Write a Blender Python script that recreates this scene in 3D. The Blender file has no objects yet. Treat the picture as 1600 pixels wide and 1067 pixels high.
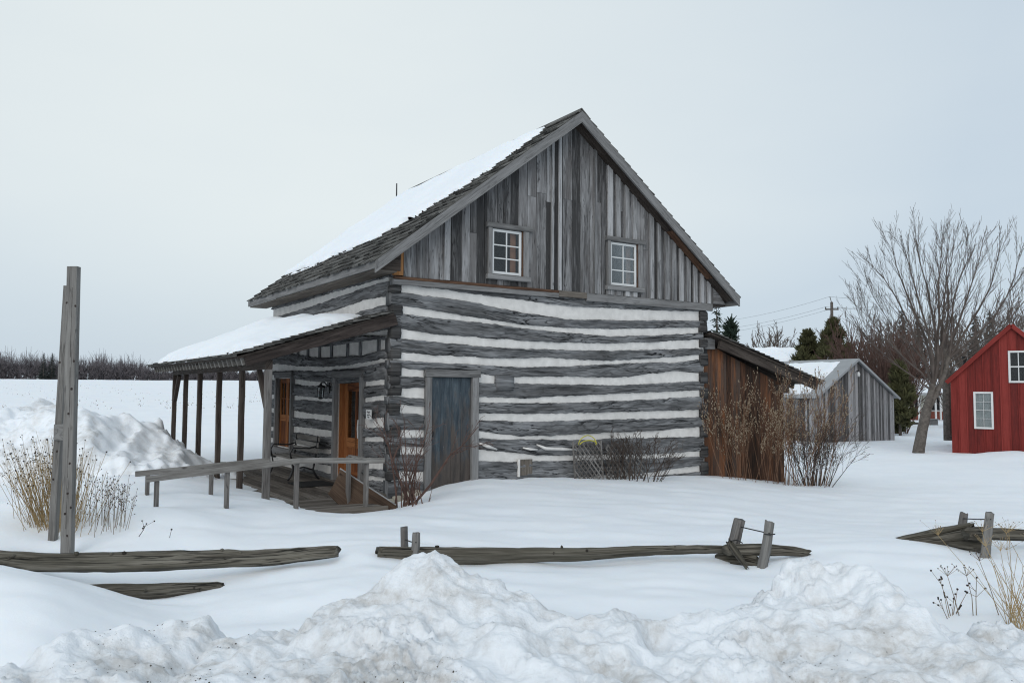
import bpy, bmesh, math, random
import numpy as np
from mathutils import Vector

random.seed(7)
RNG = np.random.default_rng(11)
rad = math.radians
scn = bpy.context.scene
COL = scn.collection

# ------------------------------------------------------------------ camera model (used to turn measured points into places)
F, CX, CY, CZ = 1260.0, 800.0, 533.5, 1.7
PITCH, ROLL = math.atan(75.5 / 1260), rad(.35)


def _rx(a):
    c, s = math.cos(a), math.sin(a)
    return np.array([[1, 0, 0], [0, c, -s], [0, s, c]])


def _rz(a):
    c, s = math.cos(a), math.sin(a)
    return np.array([[c, -s, 0], [s, c, 0], [0, 0, 1]])


ROT = _rx(math.pi / 2 + PITCH) @ _rz(ROLL)
CAM = np.array([0, 0, CZ])


def ray(px, py):
    return ROT @ np.array([(px - CX) / F, (CY - py) / F, -1.0])


def at(px, py, Y):
    d = ray(px, py)
    return CAM + d * (Y / d[1])


TH = math.atan2(.5446, .8387)
HN = np.array([-1.97, 13.2, 0])
HA = np.array([math.cos(TH), math.sin(TH), 0])
HS = np.array([-math.sin(TH), math.cos(TH), 0])


def front(px, py, v=0.0):
    d = ray(px, py)
    t = ((HN + HS * v - CAM) @ HS) / (d @ HS)
    p = CAM + d * t
    return (p - HN) @ HA, p[2]


def side(px, py, u=0.0):
    d = ray(px, py)
    t = ((HN + HA * u - CAM) @ HA) / (d @ HA)
    p = CAM + d * t
    return (p - HN) @ HS, p[2]


def HW(u, v, z=0.0):
    return HN + HA * u + HS * v + np.array([0, 0, z])


# ------------------------------------------------------------------ noise
def _hash(ix, iy, seed):
    h = (ix.astype(np.int64) * 374761393 + iy.astype(np.int64) * 668265263 + seed * 1442695041) & 0xffffffff
    h = ((h ^ (h >> 13)) * 1274126177) & 0xffffffff
    h = ((h ^ (h >> 16)) * 2246822519) & 0xffffffff
    return ((h ^ (h >> 15)) & 0xffffff) / float(0xffffff)


def vn(x, y, seed=0):
    x = np.asarray(x, float); y = np.asarray(y, float)
    x, y = np.broadcast_arrays(x, y)
    ix = np.floor(x); iy = np.floor(y)
    fx = x - ix; fy = y - iy
    fx = fx * fx * fx * (fx * (fx * 6 - 15) + 10); fy = fy * fy * fy * (fy * (fy * 6 - 15) + 10)
    ix = ix.astype(np.int64); iy = iy.astype(np.int64)
    a = _hash(ix, iy, seed); b = _hash(ix + 1, iy, seed); c = _hash(ix, iy + 1, seed); d = _hash(ix + 1, iy + 1, seed)
    return ((a * (1 - fx) + b * fx) * (1 - fy) + (c * (1 - fx) + d * fx) * fy) * 2 - 1


def fbm(x, y, o=4, seed=0, g=.5):
    s = 0; a = 1; f = 1
    for k in range(o):
        s = s + a * vn(np.asarray(x) * f, np.asarray(y) * f, seed + k * 17); a *= g; f *= 2.03
    return s


# ------------------------------------------------------------------ materials
def srgb(r, g, b):
    f = lambda c: (c / 12.92 if c <= .04045 else ((c + .055) / 1.055) ** 2.4)
    return (f(r / 255), f(g / 255), f(b / 255), 1)


class NT:
    def __init__(self, name):
        self.m = bpy.data.materials.new(name); self.m.use_nodes = True
        self.t = self.m.node_tree; self.n = self.t.nodes; self.l = self.t.links
        self.n.clear()
        self.out = self.n.new('ShaderNodeOutputMaterial')
        self.p = self.n.new('ShaderNodeBsdfPrincipled')
        self.l.new(self.p.outputs[0], self.out.inputs[0])

    def add(self, typ, **kw):
        n = self.n.new(typ)
        for k, v in kw.items():
            if hasattr(n, k):
                setattr(n, k, v)
        return n

    def put(self, sock, val):
        if isinstance(val, bpy.types.NodeSocket):
            self.l.new(val, sock)
        else:
            sock.default_value = val

    def math(self, op, a, b=0.0, clamp=False):
        n = self.n.new('ShaderNodeMath'); n.operation = op; n.use_clamp = clamp
        self.put(n.inputs[0], a); self.put(n.inputs[1], b)
        return n.outputs[0]

    def noise(self, vec, scale, detail=4, rough=.55, dist=0.0):
        n = self.n.new('ShaderNodeTexNoise'); n.inputs['Scale'].default_value = scale
        n.inputs['Detail'].default_value = detail; n.inputs['Roughness'].default_value = rough
        n.inputs['Distortion'].default_value = dist
        self.l.new(vec, n.inputs['Vector'])
        return n.outputs['Fac']

    def mapping(self, vec, scale):
        n = self.n.new('ShaderNodeMapping'); n.inputs['Scale'].default_value = scale
        self.l.new(vec, n.inputs['Vector'])
        return n.outputs[0]

    def ramp(self, fac, stops):
        n = self.n.new('ShaderNodeValToRGB'); e = n.color_ramp.elements
        while len(e) < len(stops):
            e.new(.5)
        for i, (p, c) in enumerate(stops):
            e[i].position = p; e[i].color = c if len(c) == 4 else (*c, 1)
        self.l.new(fac, n.inputs[0])
        return n.outputs[0]

    def mr(self, v, a, b, c=0.0, d=1.0):
        n = self.n.new('ShaderNodeMapRange')
        self.l.new(v, n.inputs[0])
        for i, x in enumerate((a, b, c, d)):
            n.inputs[i + 1].default_value = x
        return n.outputs[0]

    def mix(self, f, a, b, mode='MIX'):
        n = self.n.new('ShaderNodeMix'); n.data_type = 'RGBA'; n.blend_type = mode
        self.put(n.inputs[0], f); self.put(n.inputs[6], a); self.put(n.inputs[7], b)
        return n.outputs[2]

    def bump(self, h, strength=.4, dist=.02):
        n = self.n.new('ShaderNodeBump'); n.inputs['Strength'].default_value = strength
        n.inputs['Distance'].default_value = dist
        self.l.new(h, n.inputs['Height'])
        self.l.new(n.outputs[0], self.p.inputs['Normal'])


def rgb(*c):
    return (*c, 1)


def wood(name, dark, mid, light, var=.45, crack=.5, bump=.5, fine=1.0, stain=None, stain_amt=.5, rough=.88, knots=True, knot=.5):
    """weathered timber: grain runs along UV.x (metres)"""
    t = NT(name)
    tc = t.add('ShaderNodeTexCoord'); geo = t.add('ShaderNodeNewGeometry')
    isl = geo.outputs['Random Per Island']
    off = t.add('ShaderNodeCombineXYZ')
    t.l.new(t.math('MULTIPLY', isl, 61.3), off.inputs[0]); t.l.new(t.math('MULTIPLY', isl, 23.7), off.inputs[1])
    va = t.add('ShaderNodeVectorMath', operation='ADD')
    t.l.new(tc.outputs['UV'], va.inputs[0]); t.l.new(off.outputs[0], va.inputs[1])
    uv = va.outputs[0]
    n1 = t.noise(t.mapping(uv, (1.3, 16 * fine, 1)), 1, 5, .6, .6)
    n2 = t.noise(t.mapping(uv, (3.5, 95 * fine, 1)), 1, 3, .6, .3)
    n3 = t.noise(t.mapping(uv, (.7, 2.2, 1)), 1, 4, .6)
    f = t.math('ADD', t.math('MULTIPLY', n1, .45), t.math('MULTIPLY', n2, .3))
    f = t.math('ADD', f, t.math('MULTIPLY', n3, .25))
    f = t.math('ADD', f, t.math('MULTIPLY', t.math('SUBTRACT', isl, .5), var * .55))
    col = t.ramp(t.mr(f, .36, .64), [(0, dark), (.45, mid), (1, light)])
    if stain:
        sn = t.noise(t.mapping(uv, (.5, 3.5, 1)), 1.3, 4, .6)
        sm = t.mr(t.math('ADD', sn, t.math('MULTIPLY', t.math('SUBTRACT', isl, .5), .3)), .5, .68, 0, stain_amt)
        col = t.mix(sm, col, stain)
    ck = t.noise(t.mapping(uv, (.9, 26 * fine, 1)), 1, 4, .65, .4)
    cm = t.mr(ck, .60, .68, 0, crack)
    col = t.mix(cm, col, rgb(dark[0] * .25, dark[1] * .25, dark[2] * .25))
    rg1 = t.noise(t.mapping(uv, (.75, 13 * fine, 1)), 1, 3, .6, .8)
    rl = t.mr(t.math('ABSOLUTE', t.math('SUBTRACT', rg1, .5)), .004, .022, 1, 0)
    rl = t.math('MULTIPLY', rl, t.mr(n3, .42, .58, .15, 1.0))
    rl = t.math('MULTIPLY', rl, min(1.0, crack * 1.1))
    col = t.mix(rl, col, rgb(dark[0] * .3, dark[1] * .3, dark[2] * .3))
    cm = t.math('MAXIMUM', cm, rl)
    h = t.math('SUBTRACT', t.math('ADD', t.math('MULTIPLY', n1, .6), t.math('MULTIPLY', n2, .4)), cm)
    if knots:
        vo = t.add('ShaderNodeTexVoronoi'); vo.inputs['Scale'].default_value = 1
        t.l.new(t.mapping(uv, (2.2, 5.5, 1)), vo.inputs['Vector'])
        km = t.mr(vo.outputs['Distance'], .05, .11, .75, 0)
        sel = t.mr(t.noise(t.mapping(uv, (1.1, 1.1, 1)), 1.7, 1), knot, knot + .06)
        km = t.math('MULTIPLY', km, sel)
        col = t.mix(km, col, rgb(dark[0] * .35, dark[1] * .33, dark[2] * .3))
    t.l.new(col, t.p.inputs['Base Color'])
    t.p.inputs['Roughness'].default_value = rough
    t.p.inputs['Specular IOR Level'].default_value = .25
    t.bump(h, bump, .012)
    return t.m


def plain(name, col, rough=.7, metal=0.0, var=.25, scale=6.0, bump=0.0, coord='Object', spec=.3):
    t = NT(name)
    tc = t.add('ShaderNodeTexCoord')
    n = t.noise(tc.outputs[coord], scale, 5, .6)
    k = 1 - var
    c = t.ramp(n, [(.3, (col[0] * k, col[1] * k, col[2] * k)), (.7, (min(1, col[0] * (1 + var * .6)), min(1, col[1] * (1 + var * .6)), min(1, col[2] * (1 + var * .6))))])
    t.l.new(c, t.p.inputs['Base Color'])
    t.p.inputs['Roughness'].default_value = rough; t.p.inputs['Metallic'].default_value = metal
    t.p.inputs['Specular IOR Level'].default_value = spec
    if bump:
        t.bump(t.noise(tc.outputs[coord], scale * 6, 4, .6), bump, .01)
    return t.m


def snow_mat(name, dirt=0.0, grain=1.0, bump=.35, sss=.25):
    t = NT(name)
    tc = t.add('ShaderNodeTexCoord'); o = tc.outputs['Object']
    base = t.ramp(t.noise(o, .8, 4, .5), [(.3, (.80, .835, .87)), (.75, (.86, .885, .91))])
    if dirt:
        d1 = t.noise(o, 1.7, 6, .68, .5)
        d2 = t.noise(o, 9.0, 5, .7)
        dm = t.math('MULTIPLY', t.mr(d1, .43, .62), t.mr(d2, .38, .58, .2, 1.0))
        col = t.mix(t.math('MULTIPLY', dm, dirt), base, rgb(.40, .37, .33))
        vo = t.add('ShaderNodeTexVoronoi'); vo.inputs['Scale'].default_value = 22
        t.l.new(o, vo.inputs['Vector'])
        sp = t.math('MULTIPLY', t.mr(vo.outputs['Distance'], .06, .14, 1, 0), t.mr(d2, .52, .62))
        sp = t.math('MULTIPLY', sp, t.mr(d1, .44, .58))
        col = t.mix(t.math('MULTIPLY', sp, .85), col, rgb(.12, .10, .085))
    else:
        col = base
    t.l.new(col, t.p.inputs['Base Color'])
    t.p.inputs['Roughness'].default_value = .62
    t.p.inputs['Specular IOR Level'].default_value = .22
    t.p.inputs['Subsurface Weight'].default_value = sss
    t.p.inputs['Subsurface Radius'].default_value = (.6, .8, 1.0)
    t.p.inputs['Subsurface Scale'].default_value = .03
    h = t.math('ADD', t.math('MULTIPLY', t.noise(o, 14 * grain, 5, .6), .7), t.math('MULTIPLY', t.noise(o, 90 * grain, 3, .6), .25))
    t.bump(h, bump, .02)
    return t.m


M = {}
M['board'] = wood('weathered_board', (.042, .041, .041), (.145, .142, .143), (.30, .297, .30), var=.85, crack=.8, stain=rgb(.05, .042, .038), stain_amt=.6)
M['batten'] = wood('weathered_batten', (.13, .129, .13), (.26, .258, .26), (.40, .398, .403), var=.45, crack=.55)
M['trim'] = wood('weathered_trim', (.09, .088, .087), (.165, .162, .16), (.25, .246, .245), var=.3, crack=.4)
M['log'] = wood('hewn_log', (.036, .037, .039), (.118, .12, .124), (.285, .289, .297), var=.25, crack=.95, bump=1.0, fine=.65, stain=rgb(.045, .043, .042), stain_amt=.5)
M['log_end'] = wood('log_end_grain', (.022, .021, .021), (.06, .058, .057), (.15, .147, .147), var=.5, crack=.8, bump=.9, fine=.7)
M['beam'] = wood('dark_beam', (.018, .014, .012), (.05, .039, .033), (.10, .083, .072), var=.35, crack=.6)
M['darkbeam'] = wood('darkened_rake_timber', (.012, .009, .008), (.034, .026, .023), (.07, .055, .049), var=.2, crack=.6)  # beam colours darkened in the material to offset skylight on the rake
M['post'] = wood('grey_post', (.06, .054, .05), (.125, .115, .108), (.22, .21, .2), var=.35, crack=.55)
M['rail'] = wood('handrail_wood', (.075, .069, .062), (.16, .15, .138), (.28, .268, .252), var=.3, crack=.4)
M['deck'] = wood('deck_plank', (.05, .042, .035), (.115, .098, .082), (.2, .178, .155), var=.4, crack=.5)
M['fresh'] = wood('reddish_wood', (.06, .02, .009), (.215, .075, .027), (.37, .15, .055), var=.4, crack=.35)
M['rustwood'] = wood('rusty_brown_wood', (.03, .016, .010), (.085, .045, .028), (.16, .09, .055), var=.3, crack=.4)
M['tan'] = wood('new_orange_plank', (.16, .07, .025), (.30, .135, .05), (.42, .21, .09), var=.2, crack=.2)
M['shedwood'] = wood('red_brown_plank', (.026, .015, .010), (.095, .045, .026), (.22, .09, .04), var=.65, crack=.6, stain=rgb(.058, .051, .046), stain_amt=.85)
M['barnwood'] = wood('barn_plank', (.08, .079, .08), (.21, .207, .21), (.36, .357, .365), var=.9, crack=.5)
M['shingle'] = wood('cedar_shingle', (.028, .027, .025), (.075, .072, .066), (.15, .146, .136), var=.7, crack=.5)
M['rail_log'] = wood('split_rail', (.026, .022, .017), (.088, .078, .062), (.215, .198, .165), var=.35, crack=1.0, bump=1.0, fine=.8, stain=rgb(.055, .052, .035), stain_amt=.4)
M['timber'] = wood('planed_timber', (.09, .086, .08), (.165, .158, .149), (.235, .228, .216), var=.15, crack=.5, bump=.3, fine=.8, knot=.40)
M['red'] = wood('red_painted_board', (.10, .013, .011), (.165, .019, .015), (.225, .032, .026), var=.5, crack=.25, bump=.25, knots=False, rough=.7)
M['chink'] = plain('lime_chinking', (.665, .645, .62), .9, var=.16, scale=5.5, bump=.8)
M['white'] = plain('white_paint', (.62, .625, .62), .5, var=.06, scale=8)
M['iron'] = plain('black_iron', (.02, .02, .021), .5, var=.3)
M['metal'] = plain('grey_metal_roof', (.30, .31, .32), .5, var=.15, scale=2, metal=.0)
M['cream'] = plain('cream_siding', (.50, .49, .42), .8, var=.08, scale=1)
M['brick'] = plain('red_brick', (.22, .07, .05), .9, var=.4, scale=8)
M['stone'] = plain('foundation_stone', (.36, .33, .27), .9, var=.35, scale=5, bump=.6)
M['curtain'] = plain('tan_curtain', (.42, .20, .12), .9, var=.2)
M['sheer'] = plain('grey_blind', (.45, .47, .48), .9, var=.1)
M['dark'] = plain('dark_interior', (.02, .02, .022), .9, var=.2)
M['bark'] = plain('grey_bark', (.115, .10, .088), .9, var=.5, scale=9, bump=.5)
M['twig'] = plain('grey_twig', (.105, .085, .074), .9, var=.35, scale=3)
M['twig_red'] = plain('red_brown_twig', (.10, .06, .049), .9, var=.4, scale=5)
M['twig_tan'] = plain('tan_twig', (.14, .078, .048), .85, var=.4, scale=4)
M['twig_dark'] = plain('dark_twig', (.065, .05, .042), .9, var=.4, scale=5)
M['bud'] = plain('pale_bud', (.30, .24, .17), .9, var=.2)
M['straw'] = plain('dry_straw', (.38, .275, .14), .8, var=.35, scale=3)
M['stalk'] = plain('dry_stalk', (.22, .17, .12), .85, var=.35, scale=6)
M['seed'] = plain('dark_seed_head', (.035, .027, .024), .9, var=.3, scale=30)
M['cedar'] = plain('cedar_foliage', (.078, .078, .034), .85, var=.6, scale=1.3)
M['pine'] = plain('pine_foliage', (.022, .038, .026), .85, var=.55, scale=2.0)
M['spruce'] = plain('spruce_foliage', (.022, .028, .024), .85, var=.5, scale=1.0)
M['woods'] = plain('far_woods', (.16, .142, .148), .95, var=.35, scale=.12)
M['woods_dark'] = plain('far_woods_brush', (.075, .066, .07), .95, var=.35, scale=.1)
M['hose'] = plain('yellow_hose', (.46, .42, .05), .5, var=.1)
M['rust'] = wood('rusty_brown_board', (.03, .019, .013), (.065, .041, .028), (.11, .075, .052), var=.1, crack=.3)
M['grit'] = plain('road_grit', (.09, .08, .07), .95, var=.4)
M['mat'] = plain('black_mat', (.015, .016, .016), .95, var=.2)
M['bluecan'] = plain('blue_plastic', (.02, .03, .22), .5, var=.1)
M['snow'] = snow_mat('snow_smooth', 0, 1, .16)
M['bank'] = snow_mat('snow_plowed', .68, 2.4, .8, .06)
M['pile'] = snow_mat('snow_plowed_old', .55, .6, .5, .1)
M['roofsnow'] = snow_mat('snow_on_roof', 0, 1.3, .16)


def blue_door_mat():
    t = NT('peeling_blue_paint')
    tc = t.add('ShaderNodeTexCoord'); uv = tc.outputs['UV']; geo = t.add('ShaderNodeNewGeometry')
    isl = geo.outputs['Random Per Island']
    off = t.add('ShaderNodeCombineXYZ'); t.l.new(t.math('MULTIPLY', isl, 9.0), off.inputs[0]); t.l.new(t.math('MULTIPLY', isl, 5.0), off.inputs[1])
    va = t.add('ShaderNodeVectorMath', operation='ADD'); t.l.new(uv, va.inputs[0]); t.l.new(off.outputs[0], va.inputs[1])
    w = va.outputs[0]
    n1 = t.noise(t.mapping(w, (2.2, 14, 1)), 1, 6, .7, .6)
    n2 = t.noise(t.mapping(w, (1.0, 3.0, 1)), 1, 4, .6)
    paint = t.ramp(n1, [(.34, (.014, .024, .034)), (.52, (.04, .057, .071)), (.68, (.092, .118, .136))])
    bare = t.ramp(n1, [(.3, (.03, .025, .022)), (.7, (.085, .068, .058))])
    sep = t.add('ShaderNodeSeparateXYZ'); t.l.new(tc.outputs['Object'], sep.inputs[0])
    low = t.mr(sep.outputs[2], 0.0, 1.75, .24, -.08)
    m = t.mr(t.math('ADD', t.math('ADD', n2, low), t.math('MULTIPLY', t.math('SUBTRACT', n1, .5), .5)), .46, .66)
    col = t.mix(m, paint, bare)
    pk = t.mr(t.noise(t.mapping(w, (5, 30, 1)), 1, 4, .7), .66, .72)
    col = t.mix(t.math('MULTIPLY', pk, .55), col, rgb(.30, .34, .36))
    t.l.new(col, t.p.inputs['Base Color']); t.p.inputs['Roughness'].default_value = .75
    t.bump(n1, .4, .008)
    return t.m


M['blue'] = blue_door_mat()


def glass_mat():
    t = NT('window_glass')
    t.n.remove(t.p)
    tr = t.add('ShaderNodeBsdfTransparent'); tr.inputs[0].default_value = (.90, .92, .92, 1)
    gl = t.add('ShaderNodeBsdfGlossy'); gl.inputs['Roughness'].default_value = .03
    fr = t.add('ShaderNodeFresnel'); fr.inputs[0].default_value = 1.5
    tc = t.add('ShaderNodeTexCoord')
    bp = t.add('ShaderNodeBump'); bp.inputs['Strength'].default_value = .05; bp.inputs['Distance'].default_value = .003
    t.l.new(t.noise(tc.outputs['Object'], 5, 2), bp.inputs['Height']); t.l.new(bp.outputs[0], gl.inputs['Normal'])
    mx = t.add('ShaderNodeMixShader')
    t.l.new(t.math('MULTIPLY', fr.outputs[0], .8), mx.inputs[0]); t.l.new(tr.outputs[0], mx.inputs[1]); t.l.new(gl.outputs[0], mx.inputs[2])
    t.l.new(mx.outputs[0], t.out.inputs[0])
    return t.m


M['glass'] = glass_mat()


# ------------------------------------------------------------------ object helpers
def tag(o, label=None, cat=None, group=None, kind=None):
    if label: o['label'] = label
    if cat: o['category'] = cat
    if group: o['group'] = group
    if kind: o['kind'] = kind
    return o


def empty(name, label, cat, loc=(0, 0, 0), rz=0.0, group=None):
    o = bpy.data.objects.new(name, None); COL.objects.link(o)
    o.location = tuple(float(c) for c in loc); o.rotation_euler = (0, 0, rz)
    o.empty_display_size = .2
    return tag(o, label, cat, group)


def link_mesh(name, V, Fc, UV, mat, parent=None, smooth=False, fix=False):
    me = bpy.data.meshes.new(name)
    V = np.asarray(V, dtype=float).reshape(-1, 3)
    me.from_pydata(V.tolist(), [], Fc)
    if UV is not None:
        l = me.uv_layers.new(name='UVMap')
        l.data.foreach_set('uv', np.asarray(UV, dtype=np.float32).ravel())
    if fix:
        b = bmesh.new(); b.from_mesh(me); bmesh.ops.recalc_face_normals(b, faces=b.faces); b.to_mesh(me); b.free()
    if smooth:
        me.polygons.foreach_set('use_smooth', [True] * len(me.polygons))
    me.materials.append(mat)
    me.update()
    o = bpy.data.objects.new(name, me); COL.objects.link(o)
    if parent is not None:
        o.parent = parent
    return o


class MB:
    def __init__(self):
        self.V = []; self.F = []; self.U = []

    def poly(self, idx, uvs):
        self.F.append(tuple(idx)); self.U.extend(uvs)

    def ring_strip(self, rings, us, cap=True, closed=True, vper=None):
        """rings: list of lists of points; us: uv.x per ring"""
        b = len(self.V); n = len(rings[0])
        for r in rings:
            self.V.extend([tuple(map(float, p)) for p in r])
        o2 = random.random() * 7
        if vper is None:
            vper = [0]
            r = rings[0]
            for k in range(n):
                vper.append(vper[-1] + float(np.linalg.norm(np.subtract(r[(k + 1) % n], r[k]))))
        for i in range(len(rings) - 1):
            for k in range(n if closed else n - 1):
                k2 = (k + 1) % n
                a, c = b + i * n, b + (i + 1) * n
                self.poly((a + k, a + k2, c + k2, c + k),
                          ((us[i], o2 + vper[k]), (us[i], o2 + vper[k + 1]), (us[i + 1], o2 + vper[k + 1]), (us[i + 1], o2 + vper[k])))
        if cap:
            for i, rev in ((0, True), (len(rings) - 1, False)):
                ids = [b + i * n + k for k in range(n)]
                P = [np.array(self.V[j]) for j in ids]
                c = sum(P) / n; e1 = P[0] - c; L = np.linalg.norm(e1) + 1e-9; e1 = e1 / L
                nn = np.cross(P[0] - c, P[n // 4 + 1] - c); e2 = np.cross(nn, e1); e2 /= (np.linalg.norm(e2) + 1e-9)
                uv = [(float((p - c) @ e1) * .4 + o2, float((p - c) @ e2) + o2) for p in P]
                if rev: ids = ids[::-1]; uv = uv[::-1]
                self.poly(ids, uv)

    def beam(self, p0, p1, w, h, up=(0, 0, 1), ch=.12, segs=1, jit=0.0, w1=None, h1=None):
        p0 = np.array(p0, float); p1 = np.array(p1, float); d = p1 - p0; L = np.linalg.norm(d); d /= L
        up = np.array(up, float)
        if abs(d @ up) > .97: up = np.array([1.0, 0, 0]) if abs(d[0]) < .9 else np.array([0, 1.0, 0])
        sx = np.cross(d, up); sx /= np.linalg.norm(sx); sy = np.cross(sx, d)
        c = min(w, h) * ch
        rings = []; us = []; o = random.random() * 9
        for i in range(segs + 1):
            f = i / segs
            W = w + ((w1 if w1 is not None else w) - w) * f; Hh = h + ((h1 if h1 is not None else h) - h) * f
            a, b2 = W / 2, Hh / 2
            base = p0 + d * L * f
            if jit and 0 < i < segs: base = base + sx * random.uniform(-jit, jit) + sy * random.uniform(-jit, jit)
            pts = [(-a + c, -b2), (a - c, -b2), (a, -b2 + c), (a, b2 - c), (a - c, b2), (-a + c, b2), (-a, b2 - c), (-a, -b2 + c)]
            rings.append([base + sx * x + sy * y for x, y in pts]); us.append(o + L * f)
        self.ring_strip(rings, us)

    def box(self, a, b, grain='x', ch=.06):
        a = np.minimum(a, b); b = np.maximum(np.array(a, float), np.array(b, float)) if False else np.maximum(a, b)
        return self._box(np.array(a, float), np.array(b, float), grain, ch)

    def _box(self, a, b, grain, ch):
        c = (a + b) / 2; s = b - a
        if grain == 'x': self.beam((a[0], c[1], c[2]), (b[0], c[1], c[2]), s[1], s[2], (0, 0, 1), ch)
        elif grain == 'y': self.beam((c[0], a[1], c[2]), (c[0], b[1], c[2]), s[0], s[2], (0, 0, 1), ch)
        else: self.beam((c[0], c[1], a[2]), (c[0], c[1], b[2]), s[1], s[0], (1, 0, 0), ch)

    def abox(self, a, b, grain='x', ch=.06):
        x = np.minimum(np.array(a, float), np.array(b, float)); y = np.maximum(np.array(a, float), np.array(b, float))
        self._box(x, y, grain, ch)

    def prism(self, poly, y0, y1, conv, grain=1):
        """poly: list of (p,q); conv(p,q,y)->xyz; grain axis 0 -> p, 1 -> q"""
        n = len(poly); b = len(self.V); o = random.random() * 9; o2 = random.random() * 9
        for y in (y0, y1):
            for p, q in poly: self.V.append(tuple(map(float, conv(p, q, y))))
        uvf = (lambda p, q: (o + q, o2 + p)) if grain == 1 else (lambda p, q: (o + p, o2 + q))
        self.poly([b + k for k in range(n)], [uvf(*poly[k]) for k in range(n)])
        self.poly([b + n + k for k in reversed(range(n))], [uvf(*poly[k]) for k in reversed(range(n))])
        for k in range(n):
            k2 = (k + 1) % n
            g0 = poly[k][grain]; g1 = poly[k2][grain]
            self.poly((b + k2, b + k, b + n + k, b + n + k2), ((o + g1, o2), (o + g0, o2), (o + g0, o2 + (y1 - y0)), (o + g1, o2 + (y1 - y0))))

    def tube(self, pts, rads, n=6, cap=True, rough=0.0):
        P = [np.array(p, float) for p in pts]
        rings = []; us = []; acc = random.random() * 9
        prev = None
        for i, p in enumerate(P):
            d = P[min(i + 1, len(P) - 1)] - P[max(i - 1, 0)]; d /= (np.linalg.norm(d) + 1e-9)
            if prev is None:
                a = np.cross(d, (0, 0, 1) if abs(d[2]) < .9 else (1, 0, 0))
            else:
                a = prev - d * (prev @ d)
            a /= (np.linalg.norm(a) + 1e-9); b = np.cross(d, a); prev = a
            if i: acc += float(np.linalg.norm(p - P[i - 1]))
            r = rads[i] if hasattr(rads, '__len__') else rads
            ring = []
            for k in range(n):
                t = 2 * math.pi * k / n
                rr = r * (1 + (random.uniform(-rough, rough) if rough else 0))
                ring.append(p + (a * math.cos(t) + b * math.sin(t)) * rr)
            rings.append(ring); us.append(acc)
        self.ring_strip(rings, us, cap=cap)

    def twig(self, p, q, r0, r1):
        """three sided sliver"""
        p = np.array(p, float); q = np.array(q, float); d = q - p; L = np.linalg.norm(d) + 1e-9; d /= L
        a = np.cross(d, (.3, .9, .2)); a /= (np.linalg.norm(a) + 1e-9); b = np.cross(d, a)
        i = len(self.V)
        for base, r in ((p, r0), (q, r1)):
            for t in (0, 2.094, 4.189):
                self.V.append(tuple(base + (a * math.cos(t) + b * math.sin(t)) * r))
        for k in range(3):
            k2 = (k + 1) % 3
            self.poly((i + k, i + k2, i + 3 + k2, i + 3 + k), ((0, 0), (0, 1), (L, 1), (L, 0)))

    def blob(self, c, r, sub=1, sq=(1, 1, 1), rough=.2):
        c = np.array(c, float); b = len(self.V)
        for v in ICO_V:
            k = 1 + random.uniform(-rough, rough)
            self.V.append(tuple(c + v * np.array(sq) * r * k))
        for f in ICO_F: self.poly([b + j for j in f], ((0, 0), (.1, 0), (0, .1)))

    def leaf(self, c, d, w, l):
        c = np.array(c, float); d = np.array(d, float); d /= (np.linalg.norm(d) + 1e-9)
        a = np.cross(d, RNG.normal(size=3)); a /= (np.linalg.norm(a) + 1e-9)
        i = len(self.V)
        for p in (c - a * w * .5, c + a * w * .5, c + d * l + a * w * .15, c + d * l - a * w * .15): self.V.append(tuple(p))
        self.poly((i, i + 1, i + 2, i + 3), ((0, 0), (0, 1), (1, 1), (1, 0)))

    def build(self, name, mat, parent=None, smooth=False, fix=True):
        return link_mesh(name, self.V, self.F, self.U, mat, parent, smooth, fix)


_t = (1 + 5 ** .5) / 2
ICO_V = [np.array(v, float) / math.sqrt(1 + _t * _t) for v in
         [(-1, _t, 0), (1, _t, 0), (-1, -_t, 0), (1, -_t, 0), (0, -1, _t), (0, 1, _t), (0, -1, -_t), (0, 1, -_t), (_t, 0, -1), (_t, 0, 1), (-_t, 0, -1), (-_t, 0, 1)]]
ICO_F = [(0, 11, 5), (0, 5, 1), (0, 1, 7), (0, 7, 10), (0, 10, 11), (1, 5, 9), (5, 11, 4), (11, 10, 2), (10, 7, 6), (7, 1, 8), (3, 9, 4), (3, 4, 2), (3, 2, 6), (3, 6, 8), (3, 8, 9), (4, 9, 5), (2, 4, 11), (6, 2, 10), (8, 6, 7), (9, 8, 1)]


def grid_mesh(name, X, Y, Z, mat, parent=None, smooth=True, keep=None):
    n, m = X.shape
    V = np.stack([X, Y, Z], -1).reshape(-1, 3)
    I = np.arange(n * m).reshape(n, m)
    Q = np.stack([I[:-1, :-1], I[:-1, 1:], I[1:, 1:], I[1:, :-1]], -1).reshape(-1, 4)
    if keep is not None:
        Q = Q[keep.reshape(-1)]
    # orient upward
    a, b, c = V[Q[0, 0]], V[Q[0, 1]], V[Q[0, 2]]
    if np.cross(b - a, c - a)[2] < 0: Q = Q[:, ::-1]
    used = np.unique(Q); remap = -np.ones(len(V), int); remap[used] = np.arange(len(used))
    return link_mesh(name, V[used], remap[Q].tolist(), None, mat, parent, smooth)


# ------------------------------------------------------------------ ground
CP = []


def cp(p, z=None):
    CP.append((p[0], p[1], p[2] if z is None else z))


for x in (-3, -1, 1, 3): cp((x, 2.5, -.12))
for x in (-4, -2, 0, 2, 4): cp((x, 4.6, -.12))
cp(at(900, 938, 6.4)); cp(at(800, 900, 7.1)); cp(at(1060, 930, 6.5)); cp(at(560, 905, 6.6)); cp(at(470, 950, 6.0)); cp(at(1440, 930, 6.5), .02); cp(at(1560, 980, 5.6), .0)
cp(at(300, 960, 6.2), -.02)
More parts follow.
